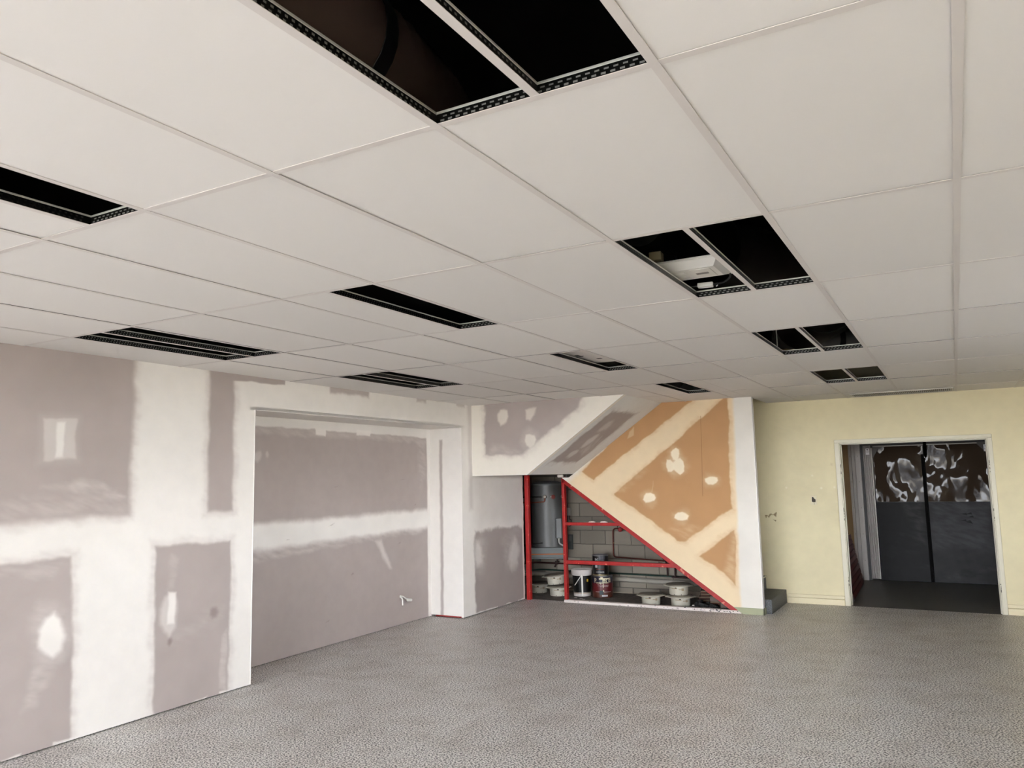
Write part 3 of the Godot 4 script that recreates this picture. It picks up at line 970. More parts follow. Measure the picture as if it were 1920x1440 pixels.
# ---------------------------------------------------------------- lobby and its traffic doors
func make_lobby() -> void:
	var w := setting("wall_lobby", "tan walls of the dim lobby behind the doorway", "wall")
	var tan := mat(Color(0.76, 0.63, 0.43), 0.7)
	var grey := mat(Color(0.30, 0.30, 0.29), 0.8)
	var st := mb()
	box(st, Vector3(-1.6, 0, -15.5), Vector3(-1.455, 2.6, ZBACK - 0.13))
	part("side_wall", st, tan, w)
	st = mb()
	box(st, Vector3(1.2, 0, -15.5), Vector3(1.35, 2.6, ZBACK - 0.13))
	part("side_wall", st, tan, w)
	st = mb()
	box(st, Vector3(-1.6, 2.35, -15.5), Vector3(1.35, 2.5, ZBACK - 0.13))
	box(st, Vector3(-1.6, 0, -15.6), Vector3(1.35, 2.5, -15.5))
	box(st, Vector3(-1.6, 2.10, -13.55), Vector3(1.35, 2.5, -13.36))
	box(st, Vector3(0.44, 0.0, -13.55), Vector3(1.35, 2.2, -13.36))
	part("lobby_lining", st, grey, w)
	# pressed metal jamb with grooves, facing the room
	var trim := setting("trim_1", "ribbed aluminium jamb at the left of the traffic doors", "door jamb")
	var al := mat(Color(0.60, 0.58, 0.56), 0.38, 0.35)
	st = mb()
	box(st, Vector3(-1.455, 0.0, -13.45), Vector3(-1.412, 2.35, -13.345), 0.004)
	box(st, Vector3(-1.412, 0.0, -13.45), Vector3(-1.362, 2.35, -13.375), 0.002)
	box(st, Vector3(-1.362, 0.0, -13.45), Vector3(-1.280, 2.35, -13.345), 0.004)
	part("channel", st, al, trim)
	st = mb()
	for k in 7:
		var x := -1.237 + k * 0.0155
		box(st, Vector3(x, 0.03, -13.44), Vector3(x + 0.011, 2.06, -13.335 - 0.012 * (k % 2)), 0.002)
	box(st, Vector3(-1.128, 0.03, -13.44), Vector3(-1.108, 2.02, -13.325), 0.004)
	part("ribbed_post", st, al, trim)
	st = mb()
	box(st, Vector3(-1.282, 0.0, -13.45), Vector3(-1.236, 2.12, -13.40))
	part("shadow_gap", st, black_plastic, trim)
	var rv := mb()
	for k in 5:
		for x in [-1.43, -1.32]:
			lathe(rv, [Vector2(0.005, 0), Vector2(0.004, 0.003), Vector2(0, 0.004)], 8, Transform3D(Basis(Vector3.RIGHT, PI / 2), Vector3(x, 0.3 + 0.4 * k, -13.345)))
	part("rivet", rv, mat(Color(0.25, 0.24, 0.23), 0.5), trim)
	# head track
	var head := setting("trim_2", "dark steel head track above the traffic doors", "door track")
	st = mb()
	box(st, Vector3(-1.24, 2.052, -13.44), Vector3(0.44, 2.115, -13.36), 0.004)
	part("track", st, mat(Color(0.16, 0.155, 0.15), 0.5, 0.3), head)
	st = mb()
	box(st, Vector3(-1.10, 2.034, -13.375), Vector3(0.30, 2.050, -13.345), 0.003)
	part("bright_rail", st, al, head)
	st = mb()
	box(st, Vector3(-1.24, 2.09, -13.36), Vector3(0.44, 2.20, -13.345))
	part("fascia", st, mat(Color(0.24, 0.22, 0.21), 0.6), head)
	# the two flexible door leaves
	traffic_door("left flexible traffic door leaf with scratched black lower panel and white sticker", -1.108, -0.405, 1)
	traffic_door("right flexible traffic door leaf, scuffed grey, with clouded clear window above", -0.405, 0.435, 2)
	var seal := thing("door_seal", "black pointed rubber seal hanging at the top between the traffic doors", "door seal", Vector3(-0.378, 1.842, -13.325))
	st = mb()
	slab(st, V([[-0.022, 0.245], [-0.022, 0.05], [-0.014, 0.018], [0.0, 0.0], [0.012, 0.018], [0.020, 0.05], [0.022, 0.245]]), Vector3.ZERO, Vector3.RIGHT, Vector3.UP, Vector3(0, 0, 1), 0.012)
	part("strip", st, mat(Color(0.012, 0.012, 0.012), 0.95, 0.0, 0.1), seal)

func traffic_door(label: String, x0: float, x1: float, sd: int) -> void:
	var t := thing("traffic_door", label, "door", Vector3((x0 + x1) * 0.5, 0.0, -13.385), 0.0, "pair of flexible traffic doors")
	var hw := (x1 - x0) * 0.5
	# clear vinyl upper half: a sheet that has warped with age
	var vin := StandardMaterial3D.new()
	vin.albedo_color = Color(0.25, 0.21, 0.175)
	vin.roughness = 0.045
	vin.metallic_specular = 0.24
	var st := mb()
	var nx := 70
	var ny := 80
	var P := []
	var N := []
	var wave := FastNoiseLite.new()
	wave.noise_type = FastNoiseLite.TYPE_SIMPLEX_SMOOTH
	wave.seed = 40 + sd
	wave.frequency = 1.0
	wave.fractal_type = FastNoiseLite.FRACTAL_NONE
	var f := func(x: float, y: float) -> float:
		return 0.014 * wave.get_noise_2d(x * 2.6 + 3.0 * sd, y * 1.5) + 0.0022 * wave.get_noise_2d(x * 8.0, y * 5.0 + 20.0)
	for j in ny + 1:
		for i in nx + 1:
			var x := -hw + 0.006 + (2 * hw - 0.012) * i / nx
			var y := 1.190 + 0.85 * j / ny
			var e := 0.004
			P.append(Vector3(x, y, f.call(x, y)))
			N.append(Vector3(-(f.call(x + e, y) - f.call(x - e, y)) / (2 * e), -(f.call(x, y + e) - f.call(x, y - e)) / (2 * e), 1).normalized())
	for j in ny:
		for i in nx:
			var a := j * (nx + 1) + i
			var b := a + 1
			var c := a + nx + 2
			var d := a + nx + 1
			tri(st, P[a], P[b], P[c], N[a], N[b], N[c])
			tri(st, P[a], P[c], P[d], N[a], N[c], N[d])
	part("clear_window", st, vin, t)
	# lower half: black rubber, scuffed
	var c := canvas(Rect2(-hw, 0, 2 * hw, 1.2), 180.0, Color(0.165, 0.165, 0.17) if sd == 2 else Color(0.085, 0.085, 0.088), 0.25)
	for k in 26:
		var x := rng.randf_range(-hw, hw * 0.7)
		var y := rng.randf_range(0.05, 1.15)
		var L := rng.randf_range(0.08, 0.4)
		var hh := rng.randf_range(0.01, 0.09)
		paint(c, V([[x, y], [x + L * 0.5, y + hh], [x + L, y + 0.01], [x + L * 0.6, y - hh * 0.5]]), Color(0.30, 0.30, 0.31) if k % 3 else Color(0.03, 0.03, 0.03), 0.03, 0.04, 0.30 if sd == 2 else 0.16, 0.9)
	if sd == 2:
		paint(c, V([[-hw, 1.2], [hw, 1.2], [hw, 0.42], [0.0, 0.55], [-hw, 0.5]]), Color(0.34, 0.34, 0.355), 0.12, 0.05, 0.65, 0.5)
		for k in 6:
			var x := -0.02 + rng.randf() * 0.12
			var y := 0.86 + rng.randf() * 0.16
			paint(c, V([[x, y], [x + 0.07, y - 0.01], [x + 0.06, y + 0.02]]), Color(0.015, 0.015, 0.015), 0.006, 0.015, 0.8)
	else:
		paint(c, V([[0.02, 1.2], [hw - 0.05, 1.2], [hw - 0.05, 0.5], [0.16, 0.6]]), Color(0.29, 0.29, 0.29), 0.1, 0.05, 0.6, 0.6)
	st = mb()
	slab(st, rect(-hw + 0.004, 0.008, hw - 0.002, 1.183), Vector3.ZERO, Vector3.RIGHT, Vector3.UP, Vector3(0, 0, 1), 0.012, Rect2(-hw, 0, 2 * hw, 1.2))
	part("rubber_panel", st, image_mat(c.img, 0.5, 0.28), t)
	st = mb()
	box(st, Vector3(-hw + 0.004, 1.182, -0.01), Vector3(hw - 0.002, 1.190, 0.006), 0.002)
	part("seam_bar", st, black_plastic, t)
	# dark meeting edge
	st = mb()
	if sd == 1:
		box(st, Vector3(hw - 0.038, 0.008, -0.008), Vector3(hw - 0.001, 1.9, 0.012), 0.003)
	else:
		box(st, Vector3(-hw, 0.008, -0.008), Vector3(-hw + 0.012, 1.85, 0.008), 0.003)
	part("meeting_edge", st, mat(Color(0.05, 0.05, 0.05), 0.75, 0.0, 0.2), t)
	# steel gusset at the top outer corner
	var g := mb()
	if sd == 1:
		slab(g, V([[-hw, 1.86], [-hw + 0.09, 2.0], [-hw + 0.19, 2.052], [-hw, 2.052]]), Vector3(0, 0, 0.03), Vector3.RIGHT, Vector3.UP, Vector3(0, 0, 1), 0.006)
	else:
		slab(g, V([[hw, 1.87], [hw, 2.06], [hw - 0.16, 2.052], [hw - 0.13, 2.02]]), Vector3(0, 0, 0.03), Vector3.RIGHT, Vector3.UP, Vector3(0, 0, 1), 0.006)
	part("corner_gusset", g, mat(Color(0.30, 0.285, 0.275), 0.5, 0.3), t)
	var lb := mb()
	var lx0 := -hw - 0.09 if sd == 1 else hw - 0.055
	box(lb, Vector3(lx0, 1.915, 0.055), Vector3(lx0 + 0.052, 2.015, 0.057))
	var s := part("sticker", lb, mat(Color(0.96, 0.96, 0.97), 0.5), t)
	lb = mb()
	box(lb, Vector3(lx0 + 0.004, 1.958, 0.057), Vector3(lx0 + 0.048, 1.962, 0.0576))
	box(lb, Vector3(lx0 + 0.016, 1.985, 0.057), Vector3(lx0 + 0.034, 2.003, 0.0576))
	part("sticker_print", lb, mat(Color(0.2, 0.2, 0.25), 0.5), s)

# ---------------------------------------------------------------- concrete blocks under the stair
func make_block_wall() -> void:
	var w := setting("wall_block", "bare grey concrete block wall under the stair", "wall")
	var st := mb()
	box(st, Vector3(-5.9, 0.0, -10.81), Vector3(-2.45, 1.75, ZBACK - 0.006))
	part("mortar", st, mat(Color(0.40, 0.38, 0.35), 0.95), w)
	var ms := []
	for k in 4:
		var m := StandardMaterial3D.new()
		m.albedo_color = Color(0.54, 0.51, 0.465) * (0.94 + 0.04 * k) + Color(0, 0, 0, 1)
		m.roughness = 0.92
		m.metallic_specular = 0.25
		ms.append(m)
	var shapes := {}
	for r in 9:
		var y0 := 0.083 + 0.2 * (r - 1)
		var y1 := y0 + 0.2
		y0 = maxf(y0, 0.0)
		y1 = minf(y1, 1.72)
		var x := -5.95 + (0.2 if r % 2 else 0.0) + 0.215
		while x < -2.4:
			var xa := maxf(x, -5.9)
			var xb := minf(x + 0.4, -2.35)
			if xb - xa > 0.05:
				var L := xb - xa - 0.008
				var H := y1 - y0 - 0.008
				var k := (r * 5 + int(x * 17.0 + 200.0)) % 4
				var key := "%.3f %.3f %d" % [L, H, k]
				if not shapes.has(key):
					var b := mb()
					box(b, Vector3(-L / 2, -H / 2, -0.03), Vector3(L / 2, H / 2, 0.0), 0.004)
					shapes[key] = b.commit()
				var o := part("block", shapes[key], ms[k], w)
				o.position = Vector3((xa + xb) * 0.5, (y0 + y1) * 0.5, ZBACK + rng.randf() * 0.002)
			x += 0.4

# ---------------------------------------------------------------- stair
func make_staircase() -> void:
	var t := thing("staircase", "dark grey speckled stone steps rising behind the stair spine wall", "stairs", Vector3(-2.03, 0, -9.83))
	var m := StandardMaterial3D.new()
	var f := FastNoiseLite.new()
	f.seed = 4
	f.frequency = 0.16
	var tx := NoiseTexture2D.new()
	tx.width = 512
	tx.height = 512
	tx.seamless = true
	tx.noise = f
	var g := Gradient.new()
	g.offsets = PackedFloat32Array([0.0, 0.55, 0.7, 1.0])
	g.colors = PackedColorArray([Color(0.16, 0.165, 0.17), Color(0.27, 0.28, 0.285), Color(0.36, 0.37, 0.375), Color(0.46, 0.47, 0.47)])
	tx.color_ramp = g
	m.albedo_texture = tx
	m.uv1_triplanar = true
	m.uv1_world_triplanar = true
	m.uv1_scale = Vector3(0.9, 0.9, 0.9)
	m.roughness = 0.55
	for k in 10:
		var x1 := -0.25 * k
		var x0 := x1 - 0.25
		var yt := 0.165 * (k + 1)
		var soff := func(x: float) -> float: return maxf(0.0, -0.7085 * (x + 2.03 - 2.03) - 0.26)
		var st := mb()
		slab(st, [Vector2(x0, soff.call(x0)), Vector2(x1, soff.call(x1)), Vector2(x1, yt), Vector2(x0, yt)], Vector3.ZERO, Vector3.RIGHT, Vector3.UP, Vector3(0, 0, 1), 0.935)
		part("step", st, m, t)
	var st2 := mb()
	box(st2, Vector3(-0.252, 0.318, -0.935), Vector3(-0.236, 0.3315, 0.0), 0.002)
	part("nosing", st2, mat(Color(0.74, 0.72, 0.62), 0.6), t)

# ---------------------------------------------------------------- red steel frame
func make_steel_frame() -> void:
	var t := thing("steel_frame", "red painted steel frame of posts, rails and a sloping stringer under the stair", "frame", Vector3(-4.7, 0, -9.75))
	var o := Vector3(-4.7, 0, -9.75)
	var b := 0.003
	var m := StandardMaterial3D.new()
	var f := FastNoiseLite.new()
	f.seed = 8
	f.frequency = 0.012
	f.fractal_octaves = 3
	var tx := NoiseTexture2D.new()
	tx.width = 512
	tx.height = 512
	tx.seamless = true
	tx.noise = f
	var g := Gradient.new()
	g.offsets = PackedFloat32Array([0.0, 0.78, 0.82, 0.86, 1.0])
	g.colors = PackedColorArray([Color(0.57, 0.055, 0.05), Color(0.66, 0.075, 0.068), Color(0.66, 0.11, 0.09), Color(0.78, 0.42, 0.34), Color(0.80, 0.48, 0.40)])
	tx.color_ramp = g
	m.albedo_texture = tx
	m.uv1_triplanar = true
	m.uv1_world_triplanar = true
	m.uv1_scale = Vector3(1.3, 1.3, 1.3)
	m.roughness = 0.42
	var st := mb()
	box(st, Vector3(-5.30, 0.0, -9.80) - o, Vector3(-5.245, 1.71, -9.735) - o, b)
	part("post", st, m, t)
	st = mb()
	box(st, Vector3(-4.722, 0.03, -9.80) - o, Vector3(-4.682, 1.665, -9.735) - o, b)
	part("post", st, m, t)
	st = mb()
	box(st, Vector3(-4.682, 1.020, -9.79) - o, Vector3(-3.90, 1.060, -9.737) - o, b)
	part("rail", st, m, t)
	st = mb()
	box(st, Vector3(-4.682, 0.508, -9.79) - o, Vector3(-3.14, 0.556, -9.737) - o, b)
	part("rail", st, m, t)
	# stringer along the sloping board edge
	var p0 := Vector3(-4.70, 1.645, -9.766) - o
	var p1 := Vector3(-2.40, 0.016, -9.766) - o
	var d := (p1 - p0).normalized()
	var up := Vector3(0, 0, 1).cross(d).normalized()
	if up.y < 0:
		up = -up
	var xf := Transform3D(Basis(d, up, d.cross(up)), p0)
	st = mb()
	box(st, Vector3(0.0, -0.042, -0.031), Vector3(p0.distance_to(p1), 0.03, 0.031), b, xf)
	part("stringer", st, m, t)
	# white floor plate, chipped
	st = mb()
	box(st, Vector3(-4.725, 0.0, -9.80) - o, Vector3(-2.37, 0.034, -9.722) - o, b)
	var pl := part("sole_plate", st, mat(Color(0.84, 0.80, 0.775), 0.6), t)
	st = mb()
	for k in 46:
		var x := -4.70 + rng.randf() * 2.3 if k < 24 else -2.95 + rng.randf() * 0.5
		var y := 0.004 + rng.randf() * 0.026
		box(st, Vector3(x, y, -9.724) - o, Vector3(x + 0.006 + rng.randf() * 0.02, y + 0.003 + rng.randf() * 0.006, -9.7212) - o)
	var chips := part("paint_chip", st, mat(Color(0.12, 0.10, 0.09), 0.8), pl, true)
	chips.set_meta("kind", "stuff")

# ---------------------------------------------------------------- water heater
func make_water_heater() -> void:
	var c := Vector3(-5.245, 0.672, -10.36)
	var t := thing("water_heater", "tall grey cylindrical water heater standing on a galvanised platform", "water heater", c, 0.45)
	var body := mat(Color(0.30, 0.30, 0.295), 0.42, 0.0)
	var st := mb()
	lathe(st, [Vector2(0, 0), Vector2(0.238, 0), Vector2(0.245, 0.01), Vector2(0.245, 0.885), Vector2(0.238, 0.895)], 48)
	part("body", st, body, t)
	st = mb()
	lathe(st, [Vector2(0.244, 0.885), Vector2(0.248, 0.888), Vector2(0.247, 0.905), Vector2(0.225, 0.925), Vector2(0.12, 0.945), Vector2(0, 0.95)], 48)
	part("lid", st, mat(Color(0.34, 0.35, 0.35), 0.45, 0.2), t)
	st = mb()
	box(st, Vector3(0.075, 0.13, 0.165), Vector3(0.165, 0.42, 0.262), 0.012, Transform3D(Basis(Vector3.UP, 0.1), Vector3(0, 0, 0)))
	part("element_cover", st, mat(Color(0.42, 0.43, 0.43), 0.4, 0.2), t)
	var ring := func(ang: float, y: float, r: float, dep: float, m: Material, called: String) -> void:
		var b := mb()
		lathe(b, [Vector2(0, dep), Vector2(r * 0.9, dep), Vector2(r, dep * 0.6), Vector2(r, -0.01)], 20, Transform3D(Basis(Vector3.UP, ang) * Basis(Vector3.RIGHT, PI / 2), Vector3(sin(ang) * 0.243, y, cos(ang) * 0.243)))
		part(called, b, m, t)
	ring.call(-0.42, 0.72, 0.020, 0.012, mat(Color(0.2, 0.2, 0.2), 0.4), "fitting_boss")
	ring.call(0.32, 0.72, 0.032, 0.006, mat(Color(0.42, 0.12, 0.09), 0.5), "warning_badge")
	ring.call(0.18, 0.722, 0.008, 0.008, white_plastic, "cap")
	ring.call(0.95, 0.72, 0.022, 0.008, mat(Color(0.5, 0.5, 0.5), 0.4), "port_cap")
	ring.call(-0.42, 0.07, 0.016, 0.02, mat(Color(0.15, 0.15, 0.15), 0.4), "drain_boss")
	# pressure valve with its copper drain
	st = mb()
	lathe(st, [Vector2(0, 0.05), Vector2(0.02, 0.05), Vector2(0.026, 0.03), Vector2(0.018, 0.0)], 16, Transform3D(Basis(Vector3.UP, -0.15) * Basis(Vector3.RIGHT, PI / 2), Vector3(sin(-0.15) * 0.24, 0.725, cos(-0.15) * 0.24)))
	part("relief_valve", st, mat(Color(0.45, 0.42, 0.38), 0.45, 0.4), t)
	st = mb()
	tube(st, smooth_path([Vector3(-0.045, 0.71, 0.27), Vector3(-0.045, 0.655, 0.275), Vector3(-0.2, 0.645, 0.25), Vector3(-0.42, 0.64, 0.10)], 0.03), 0.009)
	part("relief_pipe", st, mat(Color(0.40, 0.20, 0.14), 0.35, 0.7), t)
	st = mb()
	tube(st, [Vector3(-0.10, 0.722, 0.24), Vector3(-0.44, 0.722, 0.10)], 0.010)
	tube(st, [Vector3(-0.10, 0.07, 0.245), Vector3(-0.42, 0.03, 0.12)], 0.010)
	part("inlet_pipe", st, mat(Color(0.10, 0.09, 0.085), 0.5), t)
	st = mb()
	tube(st, smooth_path([Vector3(0.14, 0.13, 0.235), Vector3(0.145, 0.06, 0.245), Vector3(0.20, 0.03, 0.23)], 0.05), 0.012)
	part("conduit_tail", st, mat(Color(0.66, 0.65, 0.63), 0.4), t)
	# platform
	var p := thing("heater_platform", "galvanised steel box platform with an orange rust line carrying the water heater", "platform", Vector3(-5.27, 0.515, -10.42), 0.45)
	var zinc := mat(Color(0.36, 0.375, 0.37), 0.55, 0.2)
	st = mb()
	box(st, Vector3(-0.28, 0.02, -0.21), Vector3(0.20, 0.157, 0.27), 0.004)
	box(st, Vector3(-0.29, 0.0, -0.22), Vector3(0.205, 0.02, 0.275), 0.003)
	part("tray", st, zinc, p)
	st = mb()
	box(st, Vector3(-0.282, 0.058, -0.212), Vector3(0.202, 0.074, 0.273), 0.003)
	part("orange_strip", st, mat(Color(0.62, 0.32, 0.12), 0.7), p)
	st = mb()
	for x in [-0.24, 0.15]:
		var xf := Transform3D(Basis(Vector3.UP, -0.45), Vector3.ZERO)
		slab(st, [Vector2(-0.24, 0.0), Vector2(0.12, 0.0), Vector2(-0.24, -0.08)], Vector3(x, 0, 0), xf.basis * Vector3(0, 0, 1), Vector3.UP, xf.basis * Vector3(1, 0, 0), 0.03)
	part("bracket", st, zinc, p)

# ---------------------------------------------------------------- pipes on the block wall
func make_pipes() -> void:
	var copper := mat(Color(0.36, 0.17, 0.13), 0.4, 0.55)
	var z := ZBACK + 0.035
	var t := thing("copper_pipe", "looped copper pipe with a red valve handle on the block wall", "pipe", Vector3(-4.39, 0.0, z))
	var o := Vector3(-4.39, 0, z)
	var st := mb()
	tube(st, smooth_path([Vector3(-4.20, 0.915, z) - o, Vector3(-4.398, 0.915, z) - o, Vector3(-4.402, 0.512, z) - o, Vector3(-3.40, 0.468, z) - o], 0.05), 0.0105)
	part("run", st, copper, t)
	st = mb()
	tube(st, [Vector3(-4.23, 0.915, z) - o, Vector3(-4.12, 0.90, z) - o], 0.016)
	part("valve_body", st, mat(Color(0.22, 0.20, 0.19), 0.4, 0.5), t)
	st = mb()
	lathe(st, [Vector2(0, 0.02), Vector2(0.022, 0.02), Vector2(0.034, 0.012), Vector2(0.036, 0.0), Vector2(0.02, -0.008)], 8, Transform3D(Basis(Vector3.RIGHT, PI / 2), Vector3(-4.275, 0.905, z + 0.02) - o))
	part("valve_wheel", st, mat(Color(0.55, 0.05, 0.06), 0.4), t)
	st = mb()
	tube(st, [Vector3(-4.39, 0.712, z + 0.012) - o, Vector3(-4.375, 0.712, z + 0.012) - o], 0.007)
	part("clip", st, mat(Color(0.8, 0.7, 0.5), 0.4, 0.5), t)

	t = thing("wall_pipe", "dark red horizontal pipe with a tap below the heater platform", "pipe", Vector3(-5.2, 0.39, z))
	st = mb()
	tube(st, smooth_path([Vector3(-0.70, -0.03, 0.25), Vector3(-0.52, 0.006, 0.02), Vector3(0.0, 0.0, 0), Vector3(0.55, -0.01, 0)], 0.1), 0.013)
	part("run", st, mat(Color(0.20, 0.075, 0.06), 0.45, 0.3), t)
	st = mb()
	tube(st, [Vector3(-0.13, -0.05, 0.05), Vector3(-0.09, 0.06, 0.03)], 0.012)
	tube(st, [Vector3(-0.13, 0.03, 0.03), Vector3(-0.06, 0.03, 0.03)], 0.010)
	tube(st, [Vector3(-0.09, 0.0, 0.0), Vector3(-0.09, 0.0, 0.04)], 0.014)
	part("tap", st, mat(Color(0.17, 0.08, 0.06), 0.5, 0.3), t)

	t = thing("green_pipe", "thin green pipe running along the block wall above the white waste pipe", "pipe", Vector3(-4.4, 0.28, z))
	st = mb()
	tube(st, smooth_path([Vector3(-1.45, -0.04, 0.25), Vector3(-1.25, 0.012, 0.0), Vector3(0.0, 0.0, 0), Vector3(1.0, -0.012, 0), Vector3(1.75, -0.02, 0)], 0.1), 0.0115)
	part("run", st, mat(Color(0.06, 0.20, 0.16), 0.45), t)

	t = thing("waste_pipe", "thick off-white plastic waste pipe low on the block wall", "pipe", Vector3(-4.4, 0.205, ZBACK + 0.045))
	st = mb()
	tube(st, [Vector3(-1.48, 0.02, 0), Vector3(0, 0, 0), Vector3(1.8, -0.03, 0)], 0.036, 16)
	part("run", st, mat(Color(0.62, 0.60, 0.555), 0.5), t)
	st = mb()
	for x in [-0.9, 0.12]:
		tube(st, [Vector3(x, 0.0, 0), Vector3(x + 0.07, -0.001, 0)], 0.040, 16)
	part("socket", st, mat(Color(0.60, 0.58, 0.54), 0.5), t)

	t = thing("drop_pipe", "pair of dark short pipes dropping to the green pipe near the sloping red stringer", "pipe", Vector3(-3.6, 0.28, z))
	st = mb()
	tube(st, smooth_path([Vector3(-0.10, 0.29, 0.02), Vector3(-0.01, 0.19, 0.02), Vector3(0.0, 0.10, 0.02), Vector3(0.0, -0.005, 0.02)], 0.04), 0.011)
	tube(st, [Vector3(0.11, 0.16, 0.02), Vector3(0.11, -0.005, 0.02)], 0.013)
	tube(st, [Vector3(0.06, -0.014, 0.02), Vector3(0.6, -0.02, 0.02)], 0.012)
	part("run", st, mat(Color(0.19, 0.10, 0.085), 0.45, 0.3), t)

	t = thing("conduit", "grey vertical conduit with a white junction box beside the red post", "conduit", Vector3(-5.12, 1.0, ZBACK + 0.03))
	st = mb()
	tube(st, [Vector3(0, 0.70, 0), Vector3(0, 0.19, 0)], 0.0125)
	tube(st, smooth_path([Vector3(0, 0.12, 0), Vector3(0.0, -0.02, 0), Vector3(-0.06, -0.16, 0.05), Vector3(-0.14, -0.33, 0.2), Vector3(-0.20, -0.48, 0.3)], 0.08), 0.0145)
	part("tube", st, mat(Color(0.50, 0.50, 0.485), 0.5), t)
	st = mb()
	box(st, Vector3(-0.012, 0.10, -0.028), Vector3(0.050, 0.212, 0.035), 0.005)
	part("junction_box", st, mat(Color(0.74, 0.73, 0.70), 0.4), t)
	st = mb()
	tube(st, smooth_path([Vector3(0.028, 0.10, 0), Vector3(0.035, 0.04, 0.01), Vector3(0.066, 0.04, 0.01), Vector3(0.06, -0.04, 0.01), Vector3(0.03, -0.06, 0.0)], 0.02), 0.008)
	part("cable", st, mat(Color(0.22, 0.22, 0.22), 0.5), t)
	t = thing("wall_box", "small dark grey socket box low on the block wall behind the red post", "socket", Vector3(-5.085, 0.60, ZBACK + 0.004))
	st = mb()
	box(st, Vector3(-0.035, 0.0, 0), Vector3(0.035, 0.22, 0.03), 0.004)
	part("case", st, mat(Color(0.27, 0.29, 0.28), 0.5), t)
	st = mb()
	box(st, Vector3(-0.024, 0.12, 0.03), Vector3(0.024, 0.20, 0.034), 0.002)
	part("plate", st, mat(Color(0.34, 0.35, 0.34), 0.5), t)

# ---------------------------------------------------------------- bucket and cans
func bent_text(words: String, height: float, radius: float, y: float, squeeze := 1.0, turn := 0.0) -> ArrayMesh:
	var tm := TextMesh.new()
	var sf := SystemFont.new()
	sf.font_names = PackedStringArray(["Droid Serif"])
	sf.font_weight = 700
	tm.font = sf
	tm.text = words
	tm.font_size = 48
	tm.pixel_size = height / 34.0
	tm.depth = 0.0008
	tm.curve_step = 2.0
	var arr := tm.get_mesh_arrays()
	var vs: PackedVector3Array = arr[Mesh.ARRAY_VERTEX]
	var ns: PackedVector3Array = arr[Mesh.ARRAY_NORMAL]
	for i in vs.size():
		var a := vs[i].x * squeeze / radius + turn
		var r := radius + vs[i].z
		vs[i] = Vector3(sin(a) * r, vs[i].y + y, cos(a) * r)
		ns[i] = ns[i].rotated(Vector3.UP, a)
	arr[Mesh.ARRAY_VERTEX] = vs
	arr[Mesh.ARRAY_NORMAL] = ns
	var out := ArrayMesh.new()
	out.add_surface_from_arrays(Mesh.PRIMITIVE_TRIANGLES, arr)
	return out

# a curved sheet on a can: from angle a0 to a1, heights y0 to y1
func wrap_patch(st: SurfaceTool, r: float, a0: float, a1: float, y0: float, y1: float) -> void:
	var n := 8
	for k in n:
		var a := lerpf(a0, a1, float(k) / n)
		var b := lerpf(a0, a1, float(k + 1) / n)
		var da := Vector3(sin(a), 0, cos(a))
		var db := Vector3(sin(b), 0, cos(b))
		var A := da * r + Vector3(0, y0, 0)
		var B := db * r + Vector3(0, y0, 0)
		var C := db * r + Vector3(0, y1, 0)
		var D := da * r + Vector3(0, y1, 0)
		tri(st, A, B, C, da, db, db)
		tri(st, A, C, D, da, db, da)

